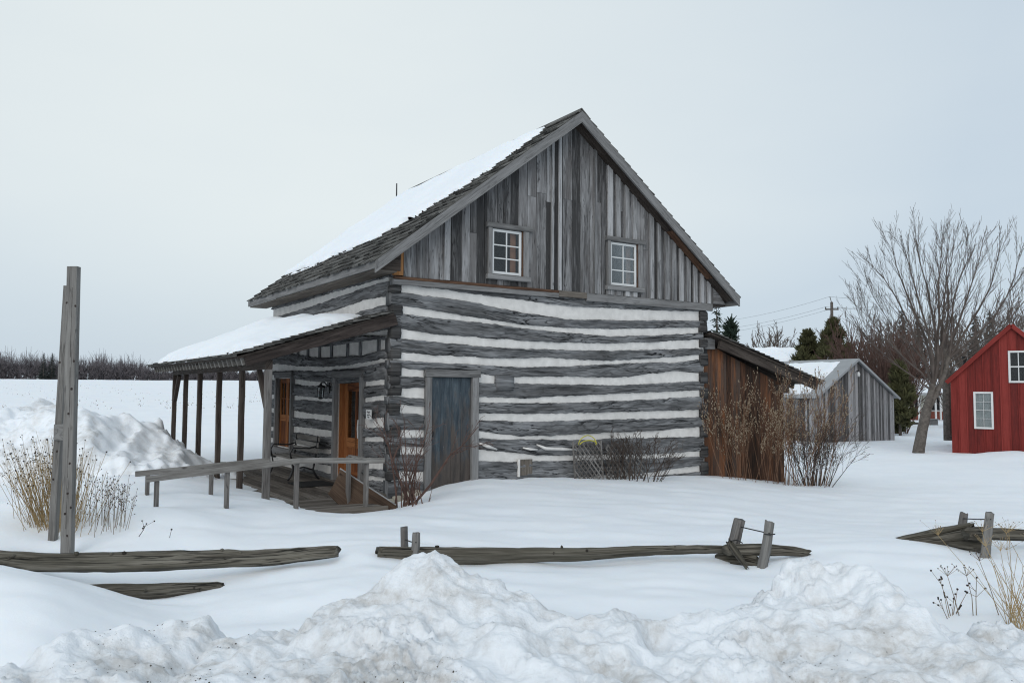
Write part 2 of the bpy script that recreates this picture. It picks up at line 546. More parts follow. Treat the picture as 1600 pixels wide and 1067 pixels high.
# left drift in front of the lower rail
cp(at(0, 885, 5.9)); cp(at(60, 905, 5.6)); cp(at(150, 935, 5.7)); cp(at(235, 968, 5.7)); cp(at(60, 960, 5.0)); cp(at(-80, 880, 5.8)); cp(at(-300, 900, 5.2))
# around the left rails
cp(at(225, 940, 6.75)); cp(at(320, 925, 6.75)); cp(at(420, 900, 7.0)); cp(at(525, 878, 7.35)); cp(at(560, 855, 7.6)); cp(at(100, 905, 7.0))
cp(at(250, 853, 8.3)); cp(at(60, 862, 8.4)); cp(at(105, 870, 8.3)); cp(at(-100, 850, 8.4)); cp(at(420, 850, 8.4))
# middle rail
cp(at(600, 868, 7.45)); cp(at(700, 884, 7.5)); cp(at(900, 884, 7.75)); cp(at(1080, 874, 8.0)); cp(at(1185, 897, 7.6)); cp(at(1262, 866, 8.0)); cp(at(1320, 855, 8.1))
cp(at(700, 845, 8.5)); cp(at(1000, 845, 8.9)); cp(at(1400, 842, 8.9)); cp(at(1540, 866, 8.3)); cp(at(1650, 850, 8.8)); cp(at(1500, 900, 7.2))
# in front of and beside the cabin
for u, v, z in ((-1.04, -1.62, .02), (-2.2, -1.65, .16), (-2.93, -1.6, .2), (-3.76, -1.56, .32), (-3.63, 0, .26), (-2.79, 0, .16), (-2.02, -.1, .08),
                (-1.97, 1.82, .07), (-1.97, 3.5, .07), (-1.97, 5.5, .07), (-1.0, 1.5, -.15), (-1.0, 4, -.15), (-.5, 6, -.12), (-1.3, -.8, -.12), (-.5, -.5, -.15), (-.2, -1.0, -.1), (0.05, -.15, -.14),
                (.35, -.3, -.06), (.7, -.2, .02), (1.1, -.15, .12), (1.5, -.12, .17), (2.2, -.15, .13), (3.0, -.15, .11), (4.5, -.15, .04), (6.0, -.15, -.03), (7.0, -.15, -.06),
                (8.5, -.1, -.22), (9.9, -.15, -.41), (11.0, -.6, -.42), (3.5, 3, -.1), (5.5, 5, -.2), (1.0, 3, -.15), (1.0, 6, -.1), (-3.0, 2.5, .25), (-5, 0, .35), (-3.2, 5, .3)):
    cp(HW(u, v, z))
cp(at(640, 790, 11.9)); cp(at(700, 775, 12.1)); cp(at(900, 775, 12.6)); cp(at(1100, 778, 13.0)); cp(at(760, 820, 9.9)); cp(at(1000, 815, 10.3)); cp(at(400, 820, 9.9)); cp(at(240, 800, 10.4)); cp(at(1300, 800, 12.0), -.2)
cp(at(60, 790, 11.5)); cp(at(-100, 780, 12))
# right and far right
for px, py, Y in ((1270, 757, 18), (1435, 707, 31), (1488, 708, 31), (1600, 712, 29), (1395, 687, 41), (1276, 691, 39), (1350, 720, 27), (1560, 760, 18), (1700, 720, 27), (1450, 655, 82), (1300, 655, 82), (1600, 655, 82), (1900, 655, 80), (1450, 680, 46), (1100, 655, 80), (1800, 800, 14), (900, 655, 80)):
    cp(at(px, py, Y))
for px, dz in ((1530, .02), (1560, .16), (1590, .22), (1640, .15)):
    q_ = at(px, 711, 29.9 - (px - 1488) * .012); cp(q_, q_[2] + dz)
# left field rising to the crest
for px in (-700, -400, -100, 100, 250, 420, 600):
    y0 = 594 + (px - 100) * .006
    cp(at(px, y0, 330)); cp(at(px, y0 + 6, 160)); cp(at(px, y0 + 19, 80)); cp(at(px, y0 + 48, 38))
    CP.append((*at(px, y0, 420)[:2], at(px, y0, 330)[2] - .8))
for px in (-100, 100, 260): cp(at(px, 720, 15.5), .15)
for px in (1000, 1500, 2000):
    for Y in (200, 420, 900): cp(at(px, 620, Y), -.6)
for px in (-700, -100, 500): cp(at(px, 594, 1000), 0)
CP = np.array(CP)


def _q(x, y):
    return np.stack([np.arctan2(x, y) * 2.6, np.log(np.hypot(x, y)) * 1.6], -1)


_Q = _q(CP[:, 0], CP[:, 1])
_D = np.linalg.norm(_Q[:, None] - _Q[None], axis=-1)
_n = len(CP)
_A = np.zeros((_n + 1, _n + 1)); _A[:_n, :_n] = -_D - np.eye(_n) * .004; _A[_n, :_n] = 1; _A[:_n, _n] = 1
_W = np.linalg.solve(_A, np.append(CP[:, 2], 0))


def ground(x, y):
    x = np.asarray(x, float); y = np.asarray(y, float)
    q = _q(x.ravel(), y.ravel()); out = np.empty(len(q))
    for i in range(0, len(q), 20000):
        d = np.sqrt(((q[i:i + 20000, None] - _Q[None]) ** 2).sum(-1) + 1.5e-3)
        out[i:i + 20000] = -d @ _W[:_n] + _W[_n]
    r = np.hypot(x, y).ravel()
    xr, yr = x.ravel(), y.ravel()
    amp = np.clip(r / 40, .25, 4)
    out += .03 * fbm(xr * .55, yr * .8, 3, 3) * np.clip(amp, 0, 1.0)
    out += .018 * fbm(xr * 1.3 + yr * .5, yr * 3.2, 4, 9) * np.clip(1.5 - r / 60, 0, 1)
    out += .12 * fbm(xr * .05, yr * .05, 2, 21) * np.clip((r - 25) / 60, 0, 1)
    return out.reshape(x.shape)


def gz(x, y):
    return float(ground(np.array([x]), np.array([y]))[0])


ang = np.radians(np.linspace(-58, 58, 430))
rr = np.concatenate([np.geomspace(2.0, 20, 230), np.geomspace(20.4, 450, 150), np.geomspace(470, 4000, 12)])
AA, RR = np.meshgrid(ang, rr)
GX, GY = RR * np.sin(AA), RR * np.cos(AA)
g = grid_mesh('snow_ground', GX, GY, ground(GX, GY), M['snow'])
tag(g, kind='structure')


# ------------------------------------------------------------------ plowed banks
def clods(X, Y, Z, n, rmin, rmax, seed, region, flat=.75, lift=.35):
    rg = np.random.default_rng(seed)
    dx = X[0, 1] - X[0, 0]; dy = Y[1, 0] - Y[0, 0]
    x0, y0 = X[0, 0], Y[0, 0]
    H, W = X.shape
    for _ in range(n):
        cx = rg.uniform(region[0], region[1]); cy = rg.uniform(region[2], region[3])
        r = rmin * (rmax / rmin) ** (rg.random() ** 2.2)
        i = int((cy - y0) / dy); j = int((cx - x0) / dx)
        if not (0 <= i < H and 0 <= j < W): continue
        ki, kj = int(r / dy) + 2, int(r / dx) + 2
        sl = (slice(max(0, i - ki), i + ki), slice(max(0, j - kj), j + kj))
        ex = 1 + rg.uniform(-.3, .3); th = rg.uniform(0, 3.14)
        ux = (X[sl] - cx) * math.cos(th) + (Y[sl] - cy) * math.sin(th); uy = -(X[sl] - cx) * math.sin(th) + (Y[sl] - cy) * math.cos(th)
        d2 = (ux * ex) ** 2 + (uy / ex) ** 2
        d2 = d2 * (1 + .5 * vn(X[sl] * 3 / r * .5, Y[sl] * 3 / r * .5, seed))
        cap = np.sqrt(np.clip(r * r - d2, 0, None)) * flat
        z = Z[i, j] - r * flat * (1 - lift) + cap
        Z[sl] = np.where(cap > 0, np.maximum(Z[sl], z), Z[sl])
    return Z


BANKS = {}


def bank(name, table, yr, dx, wf, wb, floor_, seed, ncl, rr_, mat, noise_amp, xr=None):
    T = np.array([at(*p) for p in table])
    order = np.argsort(T[:, 0]); T = T[order]
    x0, x1 = (T[0, 0], T[-1, 0]) if xr is None else xr
    xs = np.arange(x0, x1, dx); ys = np.arange(yr[0], yr[1], dx)
    X, Y = np.meshgrid(xs, ys)
    cz = np.interp(xs, T[:, 0], T[:, 2]); yc = np.interp(xs, T[:, 0], T[:, 1])
    k = np.exp(-np.linspace(-2, 2, max(3, int(.12 / dx))) ** 2); k /= k.sum()
    pad = len(k) // 2
    yc = np.convolve(np.pad(yc, pad, mode='edge'), k, 'same')[pad:-pad] if pad else yc
    yc = yc + .12 * fbm(xs * 1.3, xs * 0, 3, seed) * wf
    fl = np.minimum(floor_, cz)
    dyv = Y - yc[None]
    Zf = fl + (cz - fl) * np.exp(-(np.clip(-dyv, 0, None) / wf) ** 2)
    Zb = -.25 + (cz + .25) * np.exp(-(np.clip(dyv, 0, None) / wb) ** 2)
    Z = np.where(dyv < 0, Zf, Zb)
    edge = np.clip((Y - yr[0]) / (.25 * (yr[1] - yr[0])), 0, 1)
    Z = Z * edge + (-.3) * (1 - edge)
    Z += noise_amp * (.55 * fbm(X * 1.5 / wf, Y * 1.5 / wf, 4, seed + 1) + .55 * (.5 - np.abs(fbm(X * 2.6 / wf, Y * 2.6 / wf, 4, seed + 5))) - .3)
    rough_ = np.clip(.55 + 1.1 * fbm(X * 1.15 / wf, Y * 1.15 / wf, 3, seed + 40), .08, 1.25)
    Z0 = Z.copy()
    Z = clods(X, Y, Z, int(ncl * .02), rr_[1] * 1.1, rr_[1] * 2.3, seed + 60, (x0, x1, yr[0], yr[1]), .5, .3)
    Z = clods(X, Y, Z, ncl, rr_[0], rr_[1], seed + 2, (x0, x1, yr[0], yr[1]), .85, .42)
    Z = Z0 + (Z - Z0) * np.clip(rough_ * 1.25, .25, 1)
    Z += rough_ * noise_amp * .19 * fbm(X * 9 / wf, Y * 9 / wf, 4, seed + 8, .66) + rough_ * noise_amp * .11 * np.abs(vn(X * 34 / wf, Y * 34 / wf, seed + 9))
    g_ = ground(X[::4, ::4], Y[::4, ::4])
    G = np.repeat(np.repeat(g_, 4, 0), 4, 1)[:X.shape[0], :X.shape[1]]
    above = Z > G - .06
    kp = above[:-1, :-1] | above[1:, :-1] | above[:-1, 1:] | above[1:, 1:]
    o = grid_mesh(name, X, Y, Z, mat, keep=kp)
    BANKS[name] = (X, Y, Z)
    return tag(o, kind='structure')


CREST = [(-260, 1140, 3.6), (-60, 1085, 3.9), (0, 1048, 4.1), (60, 1022, 4.25), (130, 997, 4.45), (200, 976, 4.65), (245, 970, 4.75), (290, 978, 4.85), (322, 967, 4.9), (345, 986, 4.9), (372, 972, 4.95), (410, 974, 5), (450, 960, 5), (478, 968, 5),
         (492, 946, 5), (530, 940, 5.05), (565, 926, 5.1), (610, 902, 5.15), (645, 884, 5.2), (678, 868, 5.2), (708, 890, 5.2), (735, 907, 5.2), (800, 914, 5.15), (840, 944, 5.1), (900, 964, 5.0), (970, 956, 5.0), (1010, 964, 5), (1060, 964, 5), (1120, 955, 5),
         (1150, 942, 5.05), (1200, 924, 5.15), (1240, 908, 5.2), (1275, 888, 5.25), (1312, 868, 5.25), (1345, 878, 5.2), (1380, 908, 5.1), (1415, 968, 5), (1440, 992, 4.9), (1470, 985, 4.9), (1490, 992, 4.85), (1530, 978, 4.85), (1560, 985, 4.85), (1600, 990, 4.85), (1750, 1000, 4.7), (1950, 1010, 4.4)]
bank('snow_bank', CREST, (2.75, 6.3), .0125, .72, .38, .30, 5, 3000, (.016, .125), M['bank'], .125)
PILE = [(-260, 650, 15.5), (-60, 640, 15.5), (0, 632, 15.6), (40, 628, 15.8), (60, 622, 16.0), (80, 632, 15.8), (110, 640, 15.2), (150, 634, 15.2), (180, 636, 15.3), (205, 643, 15.4), (225, 652, 15.5), (240, 662, 15.5), (262, 682, 15.5), (285, 700, 15.5), (305, 716, 15.4), (325, 732, 15.3), (345, 748, 15.2), (380, 765, 15)]
bank('snow_pile', PILE, (12.4, 18.5), .04, 1.7, .9, .1, 31, 260, (.05, .28), M['pile'], .26)

X_, Y_, Z_ = BANKS['snow_bank']
rgg = np.random.default_rng(77); m_ = MB()
for k in range(9000):
    i = rgg.integers(0, X_.shape[0]); j = rgg.integers(0, X_.shape[1]); x, y = X_[i, j], Y_[i, j]
    if not 3.4 < y < 5.6: continue
    dens = float(vn(np.array([x * 1.9]), np.array([y * 1.9]), 90)[0]) + .5 * float(vn(np.array([x * 6.0]), np.array([y * 6.0]), 91)[0])
    if dens < .55: continue
    r = .0015 + .0042 * rgg.random() ** 4
    m_.blob((x, y, Z_[i, j] + r * .3), r, rough=.35, sq=(1, 1, .7))
tag(m_.build('road_grit', M['grit'], None, fix=False), 'dark road grit scattered in patches over the plowed snow', 'grit', kind='stuff')

# ------------------------------------------------------------------ the log cabin
cabin = empty('log_cabin', 'old log cabin with white chinking, board gable and snowy shingle roof', 'cabin', HN, TH)
W_, L_ = 7.3, 6.62


def z3(pts):
    return [front(x / 2.963 + 580, y / 2.963 + 430) for x, y in pts]


def zs7(pts):
    return [side(x / 4.445 + 420, y / 4.445 + 560) for x, y in pts]


def zs3(pts):
    return [side(x / 5.335 + 380, y / 5.335 + 400) for x, y in pts]


def zs8(pts):
    return [side(x / 7.62 + 440, y / 7.62 + 480) for x, y in pts]


def curve(pts):
    p = sorted(pts); a = np.array([q[0] for q in p]); b = np.array([q[1] for q in p])
    return lambda t: np.interp(t, a, b)


def log_piece(name, plane, lo, hi, a0, a1, seed, parent, mat='log', prot=.038, depth=.17, step=.022):
    lo = curve(lo) if not callable(lo) else lo
    hi = curve(hi) if not callable(hi) else hi
    n = max(4, int((a1 - a0) / step)); A = np.linspace(a0, a1, n)
    jag = lambda q: .0045 * fbm(A * 2.2, A * 0 + q, 2, seed) + .007 * fbm(A * 9, A * 0 + q + 3, 3, seed + 31, .65) + .010 * np.clip(np.abs(vn(A * 5, A * 0 + q + 7, seed + 51)) - .55, 0, 1)
    zl = lo(A) + jag(seed); zh = hi(A) - jag(seed + 9)
    zh = np.maximum(zh, zl + .03)
    ts = np.array([0, .03, .10, .2, .3, .4, .5, .6, .7, .8, .9, .97, 1.0])
    P = []
    for t in ts:
        base = prot * (1 - abs(2 * t - 1) ** 9)
        pr = base + .014 * fbm(A * 1.6, A * 0 + t * 5, 3, seed + 2) * (0 < t < 1) + .016 * fbm(A * 4, A * 0 + t * 24, 4, seed + 6, .6) * (.02 < t < .98)
        pr = np.maximum(pr, .006)
        if t in (0, 1.0): pr = pr * 0 - .02
        P.append((pr, zl + (zh - zl) * t))
    P.append((A * 0 - depth, zh)); P.append((A * 0 - depth, zl))
    rings = []
    for i in range(n):
        ring = []
        for pr, z in P:
            ring.append((A[i], -pr[i], z[i]) if plane == 'front' else (-pr[i], A[i], z[i]))
        rings.append(ring)
    b = MB()
    vper = [0]; zz = [float(P[k][1][n // 2]) for k in range(len(P))]
    for k in range(len(P)):
        k2 = (k + 1) % len(P)
        vper.append(vper[-1] + abs(zz[k2] - zz[k]) + (depth if k >= len(ts) - 1 and k != len(ts) else 0))
    o = random.random() * 9
    b.ring_strip(rings, [o + a for a in A], vper=vper)
    return b.build(name, M[mat], parent, smooth=True)


def rough_block(name, lo, hi, parent, seed, mat='log_end', r=.3):
    """a log end: box with rounded, chipped edges"""
    bm = bmesh.new(); bmesh.ops.create_cube(bm, size=1)
    bmesh.ops.subdivide_edges(bm, edges=bm.edges[:], cuts=3, use_grid_fill=True)
    lo = np.array(lo); hi = np.array(hi); c = (lo + hi) / 2; s = hi - lo
    rg = np.random.default_rng(seed)
    for v in bm.verts:
        p = np.array(v.co) * 2
        q = p * (1 - .10 * r * (np.sum(p ** 2) - 1)) * (1 + rg.uniform(-.05, .05))
        v.co = Vector((c + q * s / 2).tolist())
    uvl = bm.loops.layers.uv.new('UVMap')
    for f in bm.faces:
        nrm = f.normal
        for l in f.loops:
            co = l.vert.co
            l[uvl].uv = (co.x * .5 + seed, co.z) if abs(nrm.y) > .6 else (co.y * .5 + seed, co.z) if abs(nrm.x) > .6 else (co.x, co.y)
    me = bpy.data.meshes.new(name); bm.to_mesh(me); bm.free()
    me.polygons.foreach_set('use_smooth', [True] * len(me.polygons))
    me.materials.append(M[mat])
    o = bpy.data.objects.new(name, me); COL.objects.link(o); o.parent = parent
    return o


# ---- gable-side log wall
b = MB()
b.abox((.03, .0, -.3), (.615, .16, 3.5), 'x', .02); b.abox((.615, .0, 1.93), (1.615, .16, 3.5), 'x', .02); b.abox((1.615, .0, -.3), (7.2, .16, 3.5), 'x', .02)
fwall = b.build('log_wall', M['chink'], cabin)
fC = [
    ([(50, 48), (130, 42), (300, 62), (500, 92), (700, 118), (900, 143), (1100, 152), (1300, 164), (1510, 170)], [(130, 80), (300, 98), (500, 130), (600, 155), (700, 172), (900, 203), (1100, 208), (1300, 208), (1510, 208)]),
    ([(130, 140), (300, 165), (500, 200), (700, 230), (900, 245), (1100, 250), (1300, 247), (1510, 243)], [(130, 175), (300, 198), (500, 218), (700, 243), (900, 265), (1100, 282), (1300, 278), (1510, 268)]),
    ([(125, 248), (300, 275), (500, 290), (700, 305), (900, 312), (1100, 315), (1300, 310), (1510, 298)], [(125, 290), (300, 310), (500, 328), (700, 340), (900, 345), (1100, 348), (1300, 345), (1510, 338)]),
    ([(120, 355), (300, 372), (500, 382), (700, 387), (800, 380), (900, 388), (1100, 398), (1300, 385), (1510, 370)], [(120, 393), (300, 402), (500, 415), (700, 425), (900, 420), (1100, 410), (1300, 402), (1400, 405), (1510, 390)]),
    ([(120, 432), (240, 440), (495, 455), (570, 465), (660, 470), (900, 470), (1100, 475), (1200, 470), (1300, 455), (1400, 445), (1510, 455)], [(120, 465), (240, 470), (495, 495), (560, 500), (660, 500), (900, 503), (1100, 510), (1300, 500), (1510, 490)]),
    ([(110, 527), (240, 520), (490, 565), (700, 570), (900, 560), (1100, 550), (1300, 542), (1510, 532)], [(110, 560), (240, 568), (490, 588), (700, 592), (900, 590), (1100, 582), (1300, 575), (1510, 558)]),
    ([(110, 596), (240, 606), (490, 640), (700, 643), (900, 640), (1100, 635), (1300, 630), (1510, 625)], [(110, 632), (240, 646), (490, 668), (700, 678), (900, 672), (1100, 665), (1300, 663), (1510, 655)]),
    ([(110, 718), (240, 715), (490, 722), (600, 738), (700, 748), (900, 740), (1100, 728), (1300, 720), (1510, 703)], [(110, 748), (240, 750), (490, 752), (560, 757), (700, 757), (900, 762), (1030, 760), (1100, 752), (1300, 750), (1510, 745)]),
    ([(108, 787), (240, 795), (490, 805), (670, 825), (750, 835), (950, 835), (1300, 830), (1510, 815)], [(108, 825), (240, 830), (490, 858), (670, 862), (750, 858), (950, 855), (1280, 845), (1510, 838)]),
    ([(108, 908), (240, 912), (490, 945), (800, 945), (1280, 915), (1400, 897), (1510, 883)], [(108, 948), (240, 952), (490, 985), (800, 975), (1280, 930), (1510, 908)]),
]
tops = [z3(t) for t, _ in fC]; bots = [z3(b_) for _, b_ in fC]
UL, UR = -.045, 7.06
sd = 40
log_piece('log', 'front', tops[0], [(-1, 3.50), (8, 3.50)], .0, UR + .2, sd, fwall, prot=.035)
for i in range(len(fC)):
    lo = tops[i + 1] if i + 1 < len(fC) else [(-1, -.3), (8, -.3)]
    sd += 7
    if i < 4:
        log_piece('log', 'front', lo, bots[i], UL, UR + .1, sd, fwall)
    else:
        log_piece('log', 'front', lo, bots[i], UL, .6, sd, fwall)
        if i == 6:
            pass
        log_piece('log', 'front', lo, bots[i], 1.64, UR + .1, sd + 3, fwall)
# short patch block in the fifth joint beside the door, and the gap in the bottom log
pb = z3([(570, 530), (655, 530), (570, 460), (655, 460)])
rough_block('patch_block', (pb[0][0], -.06, pb[0][1] - .02), (pb[1][0], .05, pb[2][1]), fwall, 3, 'log')
# smeared chinking in the cracked eighth log
for k, pts in enumerate(([(490, 775), (530, 790), (575, 805)], [(695, 797), (730, 805), (762, 806)], [(758, 783), (800, 800), (880, 805), (950, 808)])):
    P = z3(pts); m_ = MB()
    m_.tube([(u, -.052, z) for u, z in P], [.012] + [.03 if k != 1 else .025] * (len(P) - 2) + [.012], 8, rough=.3)
    m_.build('chinking_patch', M['chink'], fwall, smooth=True)
g0, g1 = z3([(682, 905)])[0], z3([(740, 855)])[0]
m_ = MB(); m_.abox((g0[0], -.045, g1[1] - .26), (g1[0], -.02, g1[1] + .02), 'z', .05); m_.build('dark_hole_plate', M['deck'], fwall)  # dark plate on the log face, its colour standing in for an unlit hole
m_ = MB(); m_.abox((g0[0] - .05, -.07, g1[1] - .28), (g0[0] - .005, -.02, g1[1] + .03), 'z', .2); m_.build('mortar_edge', M['chink'], fwall)


def ends_at(rows, px, x0, x1, seed):
    for k, (a, c) in enumerate(rows):
        z1 = front(px, a)[1]; z0 = front(px, c)[1]
        j = (math.sin(k * 3.7 + seed) * .02)
        rough_block('log_end', (x0 + j * .5, -.055 + j * .5, z0), (x1 + j, .10, z1), fwall, seed + k)


ends_at([(445, 458), (476, 492), (510, 529), (544, 560), (565, 587), (571 + 17, 600), (600, 618), (630, 648), (666, 682), (692, 715), (733, 750)], 611, -.035, .155, 11)
ends_at([(486, 502), (502, 520), (530, 543), (552, 572), (581, 599), (606, 623), (629, 655), (661, 683), (697, 714), (721, 741)], 1097, 7.06, 7.28, 71)

# ---- porch-side log wall
DV0, DV1, WV0, WV1 = 1.16, 2.36, 4.95, 6.12
b = MB()
b.abox((.0, .17, -.3), (.15, DV0, 3.6), 'y', .02); b.abox((.0, DV0, 1.9), (.15, DV1, 3.6), 'y', .02); b.abox((.0, DV1, -.3), (.15, WV0, 3.6), 'y', .02)
b.abox((.0, WV0, 1.92), (.15, WV1, 3.6), 'y', .02); b.abox((.0, WV0, -.3), (.15, WV1, .42), 'y', .02); b.abox((.0, WV1, -.3), (.15, L_, 3.6), 'y', .02)
swall = b.build('log_wall', M['chink'], cabin)
sC = [
    (zs3([(1195, 183), (900, 262), (810, 290), (700, 320), (500, 385), (245, 450)]), zs3([(1190, 213), (1000, 268), (780, 345), (600, 410), (500, 440), (245, 515)])),
    (zs3([(1185, 340), (1000, 372), (880, 415), (700, 470), (245, 590)]), zs3([(1190, 402), (1060, 440), (970, 465), (700, 540), (245, 650)])),
    (zs8([(1260, 275), (1000, 312), (800, 348), (600, 400), (-50, 560)]), zs8([(1260, 345), (1000, 340), (800, 362), (600, 410), (-50, 575)])),
    (zs8([(1210, 390), (1000, 400), (700, 450), (450, 478), (330, 478), (200, 520), (-50, 570)]), zs8([(1210, 505), (1000, 560), (700, 590), (450, 600), (300, 575), (100, 545), (-50, 590)])),
    (zs8([(1215, 615), (1000, 655), (800, 690), (500, 712), (200, 705), (-60, 680)]), zs8([(1200, 655), (1000, 705), (800, 730), (500, 755), (200, 755), (-60, 760)])),
    (zs7([(15, 110), (80, 125), (190, 145), (300, 160), (400, 165), (480, 175), (665, 165), (780, 150)]), zs7([(15, 150), (60, 150), (190, 178), (300, 190), (480, 190), (665, 195), (780, 180)])),
    (zs7([(15, 250), (60, 255), (190, 258), (300, 268), (480, 285), (665, 278), (780, 255)]), zs7([(15, 280), (60, 285), (190, 285), (300, 290), (480, 303), (665, 300), (780, 290)])),
    (zs7([(15, 342), (55, 352), (190, 365), (300, 383), (480, 400), (660, 420), (775, 410)]), zs7([(15, 372), (190, 408), (300, 415), (400, 430), (480, 452), (660, 482), (775, 478)])),
    (zs7([(15, 472), (55, 475), (190, 475), (300, 485), (480, 505), (655, 550), (775, 540)]), zs7([(15, 500), (185, 510), (300, 525), (400, 543), (480, 538), (655, 572), (775, 574)])),
    (zs7([(15, 550), (50, 555), (180, 580), (250, 600), (340, 625), (480, 635), (655, 690), (770, 695)]), zs7([(15, 580), (175, 605), (250, 625), (350, 655), (480, 662), (655, 760), (770, 765)])),
    (zs7([(15, 680), (300, 722), (400, 738), (470, 760), (650, 812), (770, 820)]), zs7([(15, 725), (300, 765), (400, 790), (470, 797), (650, 838), (770, 845)])),
]
SEG_FULL = [(-.03, L_ + .03)]
SEG_BOTH = [(.14, DV0 - .06), (DV1 + .06, WV0 - .04), (WV1 + .04, L_ + .03)]
sd = 300
log_piece('log', 'side', sC[0][0], [(-1, 3.62), (8, 3.62)], .05, L_ + .03, sd, swall)
for i in range(len(sC)):
    lo = sC[i + 1][0] if i + 1 < len(sC) else [(-1, -.3), (8, -.3)]
    sd += 7
    full = i < 5
    for (a0, a1) in ([(.14, L_ + .03)] if full else SEG_BOTH):
        log_piece('log', 'side', lo, sC[i][1], a0, a1, sd + int(a0 * 10), swall)
# joists showing between the courses above the porch
for px in (10, 95, 203, 322, 462, 603, 795, 948, 1165):
    ytop = np.interp(px, [-50, 200, 330, 450, 700, 1000, 1210], [570, 520, 478, 478, 450, 400, 390])
    ybot = np.interp(px, [-50, 100, 300, 450, 700, 1000, 1210], [590, 545 + 60, 585, 600, 590, 560, 505])
    v, z1 = zs8([(px, ytop)])[0]; z0 = zs8([(px, ybot - 6)])[0][1]
    m_ = MB(); m_.abox((-.028, v - .055, z0 - .02), (.05, v + .055, z1 + .03), 'z', .1); m_.build('joist_end', M['log'], swall)
for k, (u0, u1, z0, z1) in enumerate(((.02, .20, -.28, -.02), (.2, .34, -.24, .03), (.32, .52, -.28, .06), (-.08, .03, -.3, -.06))):
    rough_block('foundation_stone', (u0, -.13 - .02 * k, z0), (u1, .06, z1), fwall, 90 + k, 'stone', 1.0)

# hidden walls
b = MB()
for i in range(9):
    b.abox((7.1, .18, -.3 + i * .44), (7.26, L_, .09 + i * .44), 'y', .1)
b.abox((7.13, .20, -.28), (7.22, L_ - .2, 3.6), 'y', .02); b.build('log_wall', M['log'], cabin)
b = MB(); b.abox((.2, L_ - .13, -.28), (7.0, L_ - .05, 3.6), 'x', .02)
for i in range(9):
    b.abox((.16, L_ - .17, -.3 + i * .44), (7.09, L_ - .01, .09 + i * .44), 'x', .1)
b.build('log_wall', M['log'], cabin)
m_ = MB(); m_.abox((.2, .2, 3.3), (7.05, L_ - .2, 3.38), 'x', .02); m_.build('attic_floor', M['beam'], cabin)

# ---- roof
UE, ZE, UP_, ZP, UR_, ZR = -.45, 3.72, 3.62, 6.90, 7.84, 3.70
V0, V1 = -.38, 7.0


def slope(s, v, n, right=False):
    u0, z0, u1, z1 = (UE, ZE, UP_, ZP) if not right else (UR_, ZR, UP_, ZP)
    L = math.hypot(u1 - u0, z1 - z0); c, si = (u1 - u0) / L, (z1 - z0) / L
    nx, nz = (-si, c) if not right else (si, -c)
    return (u0 + c * s + nx * n, v, z0 + si * s + nz * n)


SL = math.hypot(UP_ - UE, ZP - ZE); SR = math.hypot(UR_ - UP_, ZP - ZR)
roof = MB()
t_ = .07
roof.prism([(UE + .02, ZE - t_ + .02), (UP_, ZP - t_ - .02), (UR_ - .02, ZR - t_ + .02), (UR_ - .02, ZR), (UP_, ZP), (UE + .02, ZE)][::1], V0 + .03, V1, lambda p, q, y: (p, y, q), 0)
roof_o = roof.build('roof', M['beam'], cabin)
for right in (False, True):
    sh = MB(); Ls = SR if right else SL
    nc = int(Ls / .205)
    for i in range(nc + 1):
        s0 = -.05 + i * .205
        v = V0 - .03
        while v < V1:
            w = random.uniform(.09, .2); e = min(v + w - .006, V1 + .02)
            s1 = min(s0 + .38, Ls + .03); sj = s0 + random.uniform(-.03, .02)
            th = random.uniform(.020, .034)
            n0, n1 = .030 + random.uniform(0, .006), .008
            pts = [slope(sj, v, n0, right), slope(sj, e, n0, right), slope(s1, e, n1, right), slope(s1, v, n1, right),
                   slope(sj, v, n0 + th, right), slope(sj, e, n0 + th, right), slope(s1, e, n1 + .006, right), slope(s1, v, n1 + .006, right)]
            bb = len(sh.V); sh.V.extend(pts)
            uo = random.random() * 9
            for f in ((4, 5, 6, 7), (0, 3, 2, 1), (0, 1, 5, 4), (1, 2, 6, 5), (2, 3, 7, 6), (3, 0, 4, 7)):
                sh.poly([bb + k for k in f], [(uo + (.3 if k % 4 in (2, 3) else 0), (w if k % 4 in (1, 2) else 0) + (.02 if k > 3 else 0)) for k in f])
            v += w
    # ridge course
    sh.build('shingles', M['shingle'], roof_o)
rc = MB()
for i in range(24):
    a = V0 - .02 + i * .31
    if a > V1: break
    rc.prism([(UP_ - .17, ZP - .075), (UP_, ZP + .055), (UP_ + .17, ZP - .075), (UP_ + .17, ZP - .05), (UP_, ZP + .085), (UP_ - .17, ZP - .05)], a, min(a + .30, V1), lambda p, q, y: (p, y, q), 0)
rc.build('ridge_cap', M['shingle'], roof_o)
